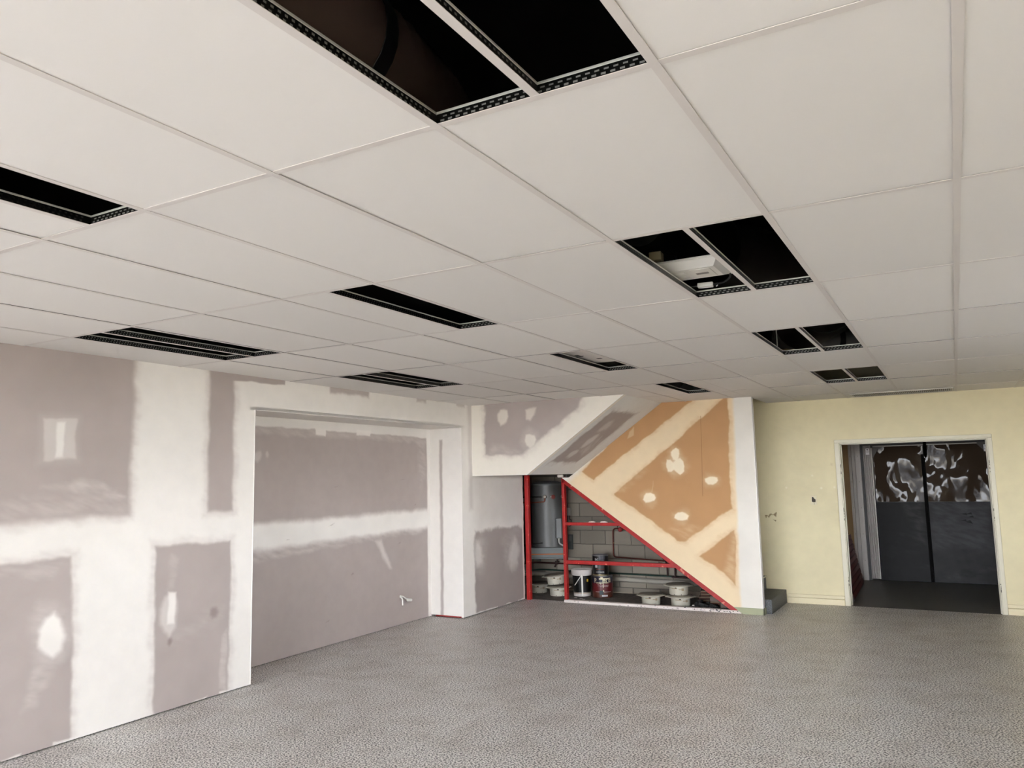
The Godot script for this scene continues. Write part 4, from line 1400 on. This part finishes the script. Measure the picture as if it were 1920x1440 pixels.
func make_cans() -> void:
	var face := atan2(4.7, 10.4)
	# white bucket
	var t := thing("bucket", "white lidded bucket with a black label and a hanging white handle", "bucket", Vector3(-4.74, 0.003, -10.36), face)
	var wp := mat(Color(0.80, 0.77, 0.75), 0.4)
	var st := mb()
	lathe(st, [Vector2(0, 0), Vector2(0.118, 0), Vector2(0.122, 0.006), Vector2(0.138, 0.335), Vector2(0.0, 0.335)], 40)
	part("body", st, wp, t)
	st = mb()
	lathe(st, [Vector2(0.1255, 0.055), Vector2(0.1375, 0.285)], 40)
	part("label_band", st, mat(Color(0.012, 0.012, 0.014), 0.35), t)
	st = mb()
	lathe(st, [Vector2(0.1249, 0.044), Vector2(0.1254, 0.050)], 40)
	part("gold_stripe", st, mat(Color(0.55, 0.42, 0.2), 0.5), t)
	st = mb()
	lathe(st, [Vector2(0.139, 0.290), Vector2(0.148, 0.298), Vector2(0.151, 0.345), Vector2(0.151, 0.362), Vector2(0.146, 0.370), Vector2(0.140, 0.366), Vector2(0.136, 0.352), Vector2(0.0, 0.352)], 40)
	part("lid", st, wp, t)
	st = mb()
	box(st, Vector3(-0.011, 0.02, 0.140), Vector3(0.011, 0.300, 0.146), 0.002, Transform3D(Basis(Vector3.RIGHT, 0.045), Vector3(0.0, 0, 0.002)))
	tube(st, [Vector3(-0.004, 0.302, 0.152), Vector3(-0.105, 0.155, 0.10)], 0.006)
	part("handle", st, white_plastic, t)
	st = mb()
	wrap_patch(st, 0.1365, 0.50, 0.68, 0.205, 0.240)
	part("yellow_label", st, mat(Color(0.75, 0.60, 0.15), 0.5), t)
	# lower paint can
	t = thing("paint_can", "large blue and dark red paint can with white drips, carrying a smaller can", "paint can", Vector3(-4.43, 0.003, -10.36), face)
	st = mb()
	lathe(st, [Vector2(0, 0), Vector2(0.139, 0), Vector2(0.143, 0.006), Vector2(0.143, 0.082)], 40)
	part("brown_band", st, mat(Color(0.30, 0.15, 0.10), 0.4), t)
	st = mb()
	lathe(st, [Vector2(0.143, 0.082), Vector2(0.143, 0.196)], 40)
	part("red_band", st, mat(Color(0.33, 0.03, 0.06), 0.4), t)
	st = mb()
	lathe(st, [Vector2(0.143, 0.196), Vector2(0.143, 0.285)], 40)
	part("blue_band", st, mat(Color(0.035, 0.03, 0.13), 0.4), t)
	st = mb()
	lathe(st, [Vector2(0.143, 0.283), Vector2(0.148, 0.290), Vector2(0.146, 0.300), Vector2(0.132, 0.300), Vector2(0.130, 0.290), Vector2(0, 0.290)], 40)
	part("rim", st, mat(Color(0.40, 0.40, 0.40), 0.35, 0.7), t)
	part("lettering", bent_text("7 Colour", 0.034, 0.1432, 0.165, 0.8, 0.05), mat(Color(0.62, 0.52, 0.52), 0.5), t)
	var cream := mat(Color(0.80, 0.76, 0.64), 0.45)
	part("title", bent_text("P      R d", 0.058, 0.1432, 0.236, 0.85, 0.0), cream, t)
	part("subtitle", bent_text("Designed Paint", 0.020, 0.1432, 0.206, 0.85, 0.0), cream, t)
	st = mb()
	wrap_patch(st, 0.1445, -0.35, 0.72, 0.250, 0.268)
	wrap_patch(st, 0.1446, -0.20, 0.05, 0.262, 0.281)
	wrap_patch(st, 0.1447, 0.0, 0.10, 0.215, 0.255)
	wrap_patch(st, 0.1447, 0.02, 0.07, 0.135, 0.22)
	wrap_patch(st, 0.1448, 0.05, 0.22, 0.236, 0.256)
	wrap_patch(st, 0.1447, 0.03, 0.12, 0.085, 0.11)
	part("paint_drip", st, cream, t)
	st = mb()
	wrap_patch(st, 0.1438, -0.10, 0.48, 0.020, 0.040)
	wrap_patch(st, 0.1438, -0.75, -0.1, 0.080, 0.086)
	wrap_patch(st, 0.1438, 0.1, 0.85, 0.078, 0.084)
	part("white_label", st, mat(Color(0.72, 0.72, 0.72), 0.5), t)
	st = mb()
	wrap_patch(st, 0.1442, -0.32, 0.05, 0.045, 0.10)
	part("teal_patch", st, mat(Color(0.06, 0.13, 0.15), 0.5), t)
	# upper can
	t = thing("paint_can", "smaller black paint can stacked on the blue and red can", "paint can", Vector3(-4.45, 0.304, -10.36), face)
	st = mb()
	lathe(st, [Vector2(0, 0), Vector2(0.108, 0), Vector2(0.111, 0.005), Vector2(0.111, 0.262)], 36)
	part("body", st, mat(Color(0.014, 0.014, 0.016), 0.35), t)
	st = mb()
	lathe(st, [Vector2(0.108, -0.001), Vector2(0.114, 0.002), Vector2(0.113, 0.009), Vector2(0.111, 0.010)], 36)
	part("bottom_rim", st, mat(Color(0.70, 0.64, 0.42), 0.4, 0.4), t)
	st = mb()
	lathe(st, [Vector2(0.111, 0.260), Vector2(0.116, 0.266), Vector2(0.114, 0.276), Vector2(0.102, 0.276), Vector2(0.100, 0.268), Vector2(0, 0.268)], 36)
	part("rim", st, mat(Color(0.50, 0.50, 0.51), 0.3, 0.7), t)
	st = mb()
	wrap_patch(st, 0.1118, -0.15, 0.62, 0.215, 0.255)
	wrap_patch(st, 0.1119, 0.05, 0.5, 0.190, 0.21)
	part("silver_patch", st, mat(Color(0.30, 0.30, 0.33), 0.5), t)
	st = mb()
	wrap_patch(st, 0.1116, -1.2, 1.2, 0.163, 0.183)
	part("gold_band", st, mat(Color(0.50, 0.38, 0.17), 0.45), t)
	st = mb()
	wrap_patch(st, 0.1116, -0.75, -0.42, 0.105, 0.140)
	part("white_square", st, mat(Color(0.75, 0.75, 0.75), 0.5), t)
	st = mb()
	wrap_patch(st, 0.1116, -0.6, 0.5, 0.078, 0.088)
	part("red_stripe", st, mat(Color(0.42, 0.13, 0.08), 0.5), t)
	st = mb()
	wrap_patch(st, 0.1114, -0.4, 0.5, 0.09, 0.13)
	part("grey_patch", st, mat(Color(0.2, 0.2, 0.2), 0.5), t)
	part("lettering", bent_text("BC", 0.030, 0.1117, 0.215, 1.0, -0.52), mat(Color(0.8, 0.8, 0.8), 0.5), t)
	part("small_lettering", bent_text("EXTERIOR", 0.018, 0.1117, 0.045, 0.9, -0.1), mat(Color(0.7, 0.7, 0.7), 0.5), t)

# ---------------------------------------------------------------- round flanged fittings
func fitting(label: String, at: Vector3, turn: float, tilt := 0.0, with_cap := true) -> void:
	var t := thing("round_fitting", label, "fitting", at, turn, "round white flanged fittings under the stair")
	t.rotation = Vector3(0, turn, tilt)
	var white := mat(Color(0.70, 0.68, 0.62), 0.5)
	var st := mb()
	lathe(st, [Vector2(0, 0), Vector2(0.108, 0), Vector2(0.118, 0.008), Vector2(0.122, 0.10), Vector2(0.122, 0.118)], 36)
	part("drum", st, white, t)
	st = mb()
	lathe(st, [Vector2(0.120, 0.105), Vector2(0.150, 0.110), Vector2(0.176, 0.114), Vector2(0.180, 0.121), Vector2(0.174, 0.127), Vector2(0.14, 0.124)], 40)
	for s in [-1.0, 1.0]:
		box(st, Vector3(s * 0.18 - 0.015, 0.110, -0.022), Vector3(s * 0.18 + 0.015, 0.121, 0.022), 0.005)
	part("flange", st, white, t)
	if with_cap:
		st = mb()
		lathe(st, [Vector2(0.160, 0.124), Vector2(0.160, 0.131), Vector2(0.154, 0.137), Vector2(0.05, 0.142), Vector2(0, 0.1425)], 40)
		part("cap", st, mat(Color(0.50, 0.47, 0.41), 0.6), t)
		st = mb()
		lathe(st, [Vector2(0.163, 0.1245), Vector2(0.163, 0.128), Vector2(0.158, 0.129)], 40)
		part("gasket", st, mat(Color(0.12, 0.10, 0.09), 0.7), t)
	st = mb()
	for a in [-0.1]:
		wrap_patch(st, 0.1226, a - 0.10, a + 0.10, 0.090, 0.102)
	for a in [-0.3, 0.45]:
		wrap_patch(st, 0.1190, a - 0.03, a + 0.03, 0.006, 0.018)
	part("notch", st, mat(Color(0.10, 0.08, 0.065), 0.8), t)
	st = mb()
	for a in [[-0.6, 0.05, 0.082, 0.092], [0.2, 0.7, 0.070, 0.080], [0.5, 0.75, 0.06, 0.09]]:
		wrap_patch(st, 0.1224, a[0], a[1], a[2], a[3])
	part("rust_stain", st, mat(Color(0.58, 0.52, 0.43), 0.8), t)

func make_fittings() -> void:
	fitting("single round white fitting standing alone left of the stack of two near the bricks", Vector3(-3.592, 0.003, -9.99), 0.3)
	fitting("lower round white fitting of the stack of two beside the bricks", Vector3(-3.20, 0.003, -10.0), 0.35)
	fitting("upper round white fitting on the stack of two beside the bricks, with brown cap", Vector3(-3.215, 0.146, -9.99), 0.1)
	fitting("lower round white fitting of the tilted pair beside the red middle post", Vector3(-5.06, 0.003, -10.24), 0.5)
	fitting("upper tilted round white fitting of the pair beside the red middle post", Vector3(-5.09, 0.163, -10.24), 0.4, 0.10)
	fitting("single round white fitting in shadow beneath the water heater by the left red post", Vector3(-5.46, 0.003, -10.42), 0.4)

# ---------------------------------------------------------------- bricks and rubble
func make_bricks() -> void:
	var cols := [Color(0.30, 0.19, 0.15), Color(0.26, 0.16, 0.13), Color(0.36, 0.22, 0.17)]
	var list := [
		["pale topped flat brick at the bottom of the pile behind the round fittings", -2.93, 0.003, -10.36, 0.30, 0.045, 0.12, 0.2, 0],
		["flat red brick second from the bottom of the pile behind the round fittings", -2.92, 0.049, -10.37, 0.28, 0.04, 0.12, 0.24, 1],
		["flat red brick third from the bottom of the pile behind the round fittings", -2.90, 0.090, -10.36, 0.27, 0.04, 0.12, 0.18, 0],
		["topmost flat brick of the pile behind the round fittings", -2.90, 0.131, -10.37, 0.27, 0.035, 0.12, 0.22, 2],
		["red brick lying under the stringer between the pile and the grey brick", -2.74, 0.003, -10.12, 0.22, 0.07, 0.10, 0.3, 2],
		["grey rough faced brick resting on top of the red brick under the stringer", -2.76, 0.074, -10.10, 0.17, 0.062, 0.10, 0.28, 3],
		["grey rough faced brick low under the stringer near its foot", -2.615, 0.003, -10.0, 0.15, 0.085, 0.10, 0.3, 3],
	]
	for b in list:
		var t := thing("brick", b[0], "brick", Vector3(b[1], b[2], b[3]), b[7], "bricks left under the stair")
		var col: Color = Color(0.42, 0.37, 0.345) if b[8] == 3 else cols[b[8]]
		var st := mb()
		box(st, Vector3(-b[4] / 2, 0.0, -b[6] / 2), Vector3(b[4] / 2, b[5], b[6] / 2), 0.004)
		part("body", st, mat(col, 0.85), t)
		st = mb()
		if b[8] == 3:
			for k in 4:
				var y: float = b[5] * (0.18 + 0.2 * k)
				box(st, Vector3(-b[4] / 2 + 0.005, y, b[6] / 2 - 0.003), Vector3(b[4] / 2 - 0.012 * k, y + 0.006, b[6] / 2 + 0.003), 0.001)
			part("ridge", st, mat(Color(0.50, 0.45, 0.42), 0.9), t)
		else:
			box(st, Vector3(-b[4] / 2 + 0.004, b[5] - 0.014, b[6] / 2 - 0.004), Vector3(b[4] / 2 - 0.004, b[5] - 0.002, b[6] / 2 + 0.002), 0.001)
			part("mortar_edge", st, mat(Color(0.52, 0.46, 0.38), 0.9), t)
	# loose rubble
	var t2 := thing("rubble", "dark heap of broken rubble and rags on the floor in front of the bricks", "rubble", Vector3(-2.88, 0.003, -10.05))
	var st2 := mb()
	for k in 46:
		var p := Vector3(rng.randf_range(-0.16, 0.22), rng.randf_range(0.0, 0.035), rng.randf_range(-0.18, 0.16))
		var s := rng.randf_range(0.012, 0.045)
		var xf := Transform3D(Basis(Vector3(rng.randf(), rng.randf(), rng.randf()).normalized(), rng.randf() * 3.0), p)
		box(st2, Vector3(-s, -s * 0.4, -s * 0.7), Vector3(s, s * 0.4, s * 0.7), s * 0.15, xf)
	var r := part("chunks", st2, mat(Color(0.13, 0.13, 0.125), 0.9), t2, true)
	r.set_meta("kind", "stuff")
	st2 = mb()
	for p in [Vector3(-0.13, 0.03, 0.14), Vector3(0.10, 0.035, 0.13), Vector3(0.09, 0.012, 0.17)]:
		box(st2, p - Vector3(0.013, 0.007, 0.006), p + Vector3(0.013, 0.007, 0.006), 0.003, Transform3D(Basis(Vector3.UP, 0.0), Vector3.ZERO))
	part("white_chips", st2, mat(Color(0.75, 0.74, 0.72), 0.6), t2)
	t2 = thing("yellow_offcut", "small ochre offcut at the foot of the sloping red stringer", "offcut", Vector3(-2.50, 0.003, -9.90), 0.2)
	st2 = mb()
	box(st2, Vector3(-0.03, 0, -0.03), Vector3(0.03, 0.035, 0.03), 0.004)
	part("block", st2, mat(Color(0.50, 0.30, 0.10), 0.7), t2)

# ---------------------------------------------------------------- things in the ceiling void
func make_ceiling_things() -> void:
	slot_marks(get_node("ceiling"))
	# loose light panel, seen from below through the opening
	var t := thing("recessed_luminaire", "white loose light panel lying across the ceiling opening with its cable", "light", Vector3(-1.145, CEIL + 0.0585, -3.74), 0.0)
	var wm := mat(Color(0.90, 0.88, 0.84), 0.5)
	var st := mb()
	var lo := Vector2(0.215, 0.10)      # half size of the deep face
	var hi := Vector2(0.255, 0.185)      # half size of the rim
	var face := 0.0
	var top := 0.025
	var corners := func(h: Vector2, y: float) -> Array: return [Vector3(-h.x, y, -h.y), Vector3(h.x, y, -h.y), Vector3(h.x, y, h.y), Vector3(-h.x, y, h.y)]
	var a: Array = corners.call(lo, face)
	var b: Array = corners.call(hi, top)
	quad(st, a[0], a[1], a[2], a[3], Vector3.DOWN)
	for k in 4:
		var k1 := (k + 1) % 4
		var n: Vector3 = ((a[k] + a[k1]) * Vector3(1, 0, 1)).normalized() + Vector3.DOWN
		quad(st, a[k], a[k1], b[k1], b[k], n.normalized())
	box(st, Vector3(-hi.x - 0.004, top - 0.002, -hi.y - 0.004), Vector3(hi.x + 0.004, top + 0.008, hi.y + 0.004), 0.002)
	part("tray", st, wm, t)
	st = mb()
	for k in 3:
		box(st, Vector3(-0.05, -0.0025, -0.08 + 0.055 * k), Vector3(0.06, 0.0005, -0.045 + 0.055 * k), 0.001)
	box(st, Vector3(0.09, -0.0025, -0.08), Vector3(0.19, 0.0005, 0.08), 0.001)
	part("pressed_rib", st, wm, t)
	st = mb()
	box(st, Vector3(0.105, -0.0035, -0.015), Vector3(0.165, -0.002, 0.015))
	part("rating_label", st, mat(Color(0.52, 0.49, 0.46), 0.6), t)
	# its driver
	var d := thing("light_driver", "small white light driver hanging on a black cable below the loose light panel", "driver", Vector3(-1.065, CEIL + 0.045, -3.99), 0.15)
	st = mb()
	box(st, Vector3(-0.04, 0, -0.022), Vector3(0.04, 0.022, 0.022), 0.003)
	part("case", st, mat(Color(0.92, 0.91, 0.88), 0.4), d)
	st = mb()
	tube(st, smooth_path([Vector3(-0.04, 0.012, 0), Vector3(-0.085, 0.008, 0.0), Vector3(-0.115, 0.02, 0.10), Vector3(-0.10, 0.05, 0.25), Vector3(-0.09, 0.08, 0.38)], 0.05), 0.0045, 8)
	tube(st, [Vector3(-0.105, 0.032, 0.16), Vector3(-0.10, 0.046, 0.22)], 0.009, 8)
	tube(st, smooth_path([Vector3(0.04, 0.012, 0), Vector3(0.10, 0.012, 0.02), Vector3(0.14, 0.02, 0.10), Vector3(0.13, 0.04, 0.17)], 0.05), 0.0055, 8)
	part("cable", st, black_plastic, d)
	st = mb()
	tube(st, smooth_path([Vector3(0.058, 0.02, -0.01), Vector3(0.06, 0.012, -0.025), Vector3(0.052, 0.006, -0.03)], 0.01), 0.003, 6)
	part("white_wire", st, white_plastic, d)
	var j := thing("junction_box", "small cream junction box above the loose light panel in the ceiling void", "junction box", Vector3(-1.185, CEIL + 0.10, -3.57), 0.1)
	st = mb()
	box(st, Vector3(-0.03, 0, -0.03), Vector3(0.03, 0.045, 0.03), 0.003)
	part("case", st, mat(Color(0.62, 0.58, 0.47), 0.5), j)
	st = mb()
	box(st, Vector3(-0.022, -0.003, -0.022), Vector3(0.022, 0.002, 0.022), 0.001)
	part("cover", st, mat(Color(0.52, 0.48, 0.38), 0.5), j)
	# second panel, further back
	t = thing("recessed_luminaire", "loose off-white light panel resting in the single slot nearest the stair bulkhead", "light", Vector3(-2.555, CEIL + 0.052, -5.80), 0.0)
	st = mb()
	box(st, Vector3(-0.15, 0.0, -0.42), Vector3(0.17, 0.018, 0.53), 0.004)
	part("tray", st, mat(Color(0.86, 0.83, 0.80), 0.5), t)
	st = mb()
	box(st, Vector3(-0.06, -0.0015, -0.02), Vector3(-0.03, 0.0, 0.10))
	box(st, Vector3(-0.08, -0.0015, 0.02), Vector3(-0.01, 0.0, 0.035))
	box(st, Vector3(0.02, -0.0015, -0.20), Vector3(0.06, 0.0, -0.16))
	part("pencil_mark", st, mat(Color(0.35, 0.32, 0.31), 0.7), t)
	# flexible ducts
	duct("dark flexible air duct running above the nearest double ceiling opening", [Vector3(-1.40, 2.93, 0.1), Vector3(-1.40, 2.91, -1.2), Vector3(-1.45, 2.92, -1.9), Vector3(-1.70, 3.0, -2.6)], 0.17, Color(0.38, 0.305, 0.285))
	duct("dark grey flexible duct end above the opening with the loose light panel", [Vector3(-1.38, 3.02, -3.9), Vector3(-1.33, 2.96, -3.5), Vector3(-1.30, 2.9, -3.15)], 0.13, Color(0.22, 0.22, 0.22))
	duct("pale silver flexible duct above the farthest double opening", [Vector3(-0.2, 3.15, -9.6), Vector3(-0.6, 3.05, -9.1), Vector3(-1.0, 3.05, -8.8), Vector3(-1.6, 3.1, -8.6)], 0.11, Color(0.45, 0.44, 0.43))
	duct("brown insulated duct above the double opening next to the farthest one", [Vector3(-1.3, 3.12, -5.0), Vector3(-0.9, 3.08, -6.0), Vector3(-0.8, 3.08, -7.0), Vector3(-1.2, 3.12, -8.0)], 0.26, Color(0.21, 0.18, 0.16))
	# ceiling air grille by the back wall
	var v := thing("ceiling_vent", "long grey-white finned air grille in the ceiling beside the back wall", "air vent", Vector3(-0.50, CEIL - 0.010, -10.42))
	st = mb()
	for s in [[-0.55, -0.22, 0.55, -0.19], [-0.55, 0.19, 0.55, 0.22], [-0.55, -0.19, -0.53, 0.19], [0.53, -0.19, 0.55, 0.19]]:
		box(st, Vector3(s[0], 0, s[1]), Vector3(s[2], 0.010, s[3]), 0.002)
	part("frame", st, mat(Color(0.80, 0.785, 0.76), 0.5), v)
	st = mb()
	box(st, Vector3(-0.53, 0.0085, -0.19), Vector3(0.53, 0.0092, 0.19))
	part("backing", st, mat(Color(0.42, 0.41, 0.40), 0.8), v)
	var fin := mb()
	box(fin, Vector3(-0.0045, 0.0005, -0.19), Vector3(0.0045, 0.0085, 0.19), 0.001)
	var fin_mesh := fin.commit()
	for k in 53:
		var o := part("fin", fin_mesh, mat(Color(0.70, 0.685, 0.66), 0.5), v)
		o.position.x = -0.52 + 0.02 * k

func duct(label: String, way: Array, r: float, col: Color) -> void:
	var t := thing("flexible_duct", label, "duct", way[0])
	var path := smooth_path(way, 0.4, 10)
	var cv := Curve3D.new()
	for p in path:
		cv.add_point(p - way[0])
	var L := cv.get_baked_length()
	var st := mb()
	var n := int(L / 0.035)
	var prev := []
	for k in n + 1:
		var xf := cv.sample_baked_with_rotation(L * k / n)
		var ring := []
		var rr := r * (1.0 if k % 2 else 0.955)
		for q in 20:
			var a := TAU * q / 20.0
			var d := xf.basis * Vector3(cos(a), sin(a), 0)
			ring.append([xf.origin + d * rr, d])
		if prev:
			for q in 20:
				var q1 := (q + 1) % 20
				tri(st, prev[q][0], prev[q1][0], ring[q1][0], prev[q][1], prev[q1][1], ring[q1][1])
				tri(st, prev[q][0], ring[q1][0], ring[q][0], prev[q][1], ring[q1][1], ring[q][1])
		prev = ring
	part("sleeve", st, mat(col, 0.6), t)
	st = mb()
	for s in [0.45, 0.62]:
		var xf := cv.sample_baked_with_rotation(L * s)
		lathe(st, [Vector2(r * 1.01, -0.03), Vector2(r * 1.02, -0.028), Vector2(r * 1.02, 0.028), Vector2(r * 1.01, 0.03)], 24, Transform3D(xf.basis * Basis(Vector3.RIGHT, PI / 2), xf.origin))
	part("strap", st, mat(Color(0.05, 0.055, 0.075), 0.5), t)

# ---------------------------------------------------------------- small things
func make_small_things() -> void:
	# cable end poking out of the recess
	var n := Vector3(1, 0, -SLOPE).normalized()
	var base := Vector3(LEFTX, 0, 0) + Vector3(-SLOPE, 0, -1) * 7.51 - n * 0.47 + Vector3(0, 0.325, 0)
	var t := thing("cable_tail", "white loose cable ends poking out of the grey recess board", "cable", base)
	var st := mb()
	tube(st, smooth_path([Vector3(-0.005, 0.01, 0.0), Vector3(0.03, 0.0, -0.02), Vector3(0.045, -0.05, -0.09), Vector3(0.05, -0.055, -0.13)], 0.02), 0.008, 8)
	tube(st, smooth_path([Vector3(-0.005, 0.0, 0.0), Vector3(0.025, -0.02, -0.01), Vector3(0.028, -0.10, -0.012)], 0.015), 0.010, 8)
	part("sheath", st, white_plastic, t)
	st = mb()
	tube(st, [Vector3(0.045, -0.045, -0.085), Vector3(0.05, -0.056, -0.145)], 0.020, 10)
	part("taped_end", st, white_plastic, t)
	# broken wall plate
	t = thing("wall_plate", "small cream wall plate with a broken dark hole left of the doorway", "wall plate", Vector3(-1.620, 1.308, ZBACK + 0.001))
	st = mb()
	box(st, Vector3(-0.036, -0.058, 0), Vector3(0.036, 0.058, 0.005), 0.002)
	part("plate", st, mat(Color(0.83, 0.79, 0.68), 0.5), t)
	st = mb()
	slab(st, V([[-0.022, 0.042], [-0.002, 0.038], [0.004, 0.022], [0.022, 0.010], [0.020, -0.024], [0.0, -0.028], [-0.026, -0.018], [-0.024, 0.020]]), Vector3(0, 0, 0.0056), Vector3.RIGHT, Vector3.UP, Vector3(0, 0, 1), 0.003)
	part("broken_hole", st, mat(Color(0.22, 0.19, 0.165), 0.8), t)
	st = mb()
	lathe(st, [Vector2(0.005, 0), Vector2(0.004, 0.0015), Vector2(0, 0.002)], 8, Transform3D(Basis(Vector3.RIGHT, PI / 2), Vector3(0.002, -0.047, 0.005)))
	part("screw", st, mat(Color(0.25, 0.2, 0.15), 0.5, 0.4), t)
	# slatted board leaning on the lobby wall
	var p0 := Vector3(-1.273, 0.003, -11.145)
	var p1 := Vector3(-1.325, 0.003, -12.96)
	t = thing("leaning_board", "dark red-brown slatted board leaning on the lobby wall inside the doorway", "board", p0)
	var du := (p1 - p0).normalized()
	var L := p0.distance_to(p1)
	var up := Vector3(-0.175, 0.90, 0).normalized()
	up = (up - du * up.dot(du)).normalized()
	var nn := up.cross(du).normalized()
	if nn.x < 0:
		nn = -nn
	var bm := mat(Color(0.30, 0.085, 0.05), 0.55)
	st = mb()
	slab(st, rect(0, 0, L, 0.915), Vector3.ZERO, du, up, nn, 0.018)
	part("backing", st, bm, t)
	var lightm := mat(Color(0.37, 0.115, 0.07), 0.5)
	for k in 12:
		st = mb()
		var y := 0.03 + k * 0.073
		slab(st, rect(0.02, y, L - 0.02, y + 0.052), nn * 0.010, du, up, nn, 0.010)
		part("slat", st, lightm, t)
	st = mb()
	slab(st, rect(-0.006, 0.0, 0.0, 0.915), nn * 0.012, du, up, nn, 0.03)
	part("edge_strip", st, mat(Color(0.40, 0.38, 0.37), 0.5), t)
	# plaster crumbs on the upper red rail
	for s in [[-4.30, "flat plaster scrap lying on the upper red rail nearer the middle post"], [-4.13, "curled plaster scrap lying on the upper red rail nearer the stringer"]]:
		t = thing("plaster_scrap", s[1], "scrap", Vector3(s[0], 1.060, -9.76))
		st = mb()
		slab(st, V([[-0.05, 0.0], [0.05, 0.0], [0.045, 0.012], [0.01, 0.020], [-0.035, 0.016]]), Vector3.ZERO, Vector3.RIGHT, Vector3.UP, Vector3(0, 0, 1), 0.03)
		part("flake", st, mat(Color(0.86, 0.80, 0.76), 0.85), t)
	# scraps on the concrete by the bucket
	t = thing("paper_scrap", "small white scraps on the concrete in front of the bucket", "scrap", Vector3(-4.62, 0.0035, -10.05))
	st = mb()
	for p in [Vector3(0, 0, 0), Vector3(-0.11, 0, -0.06), Vector3(0.05, 0, 0.03)]:
		slab(st, V([[-0.02, -0.012], [0.022, -0.01], [0.018, 0.012], [-0.014, 0.014]]), p + Vector3(0, 0.006, 0), Vector3.RIGHT, Vector3(0, 0, -1), Vector3.UP, 0.006)
	part("scrap", st, mat(Color(0.78, 0.76, 0.74), 0.7), t)
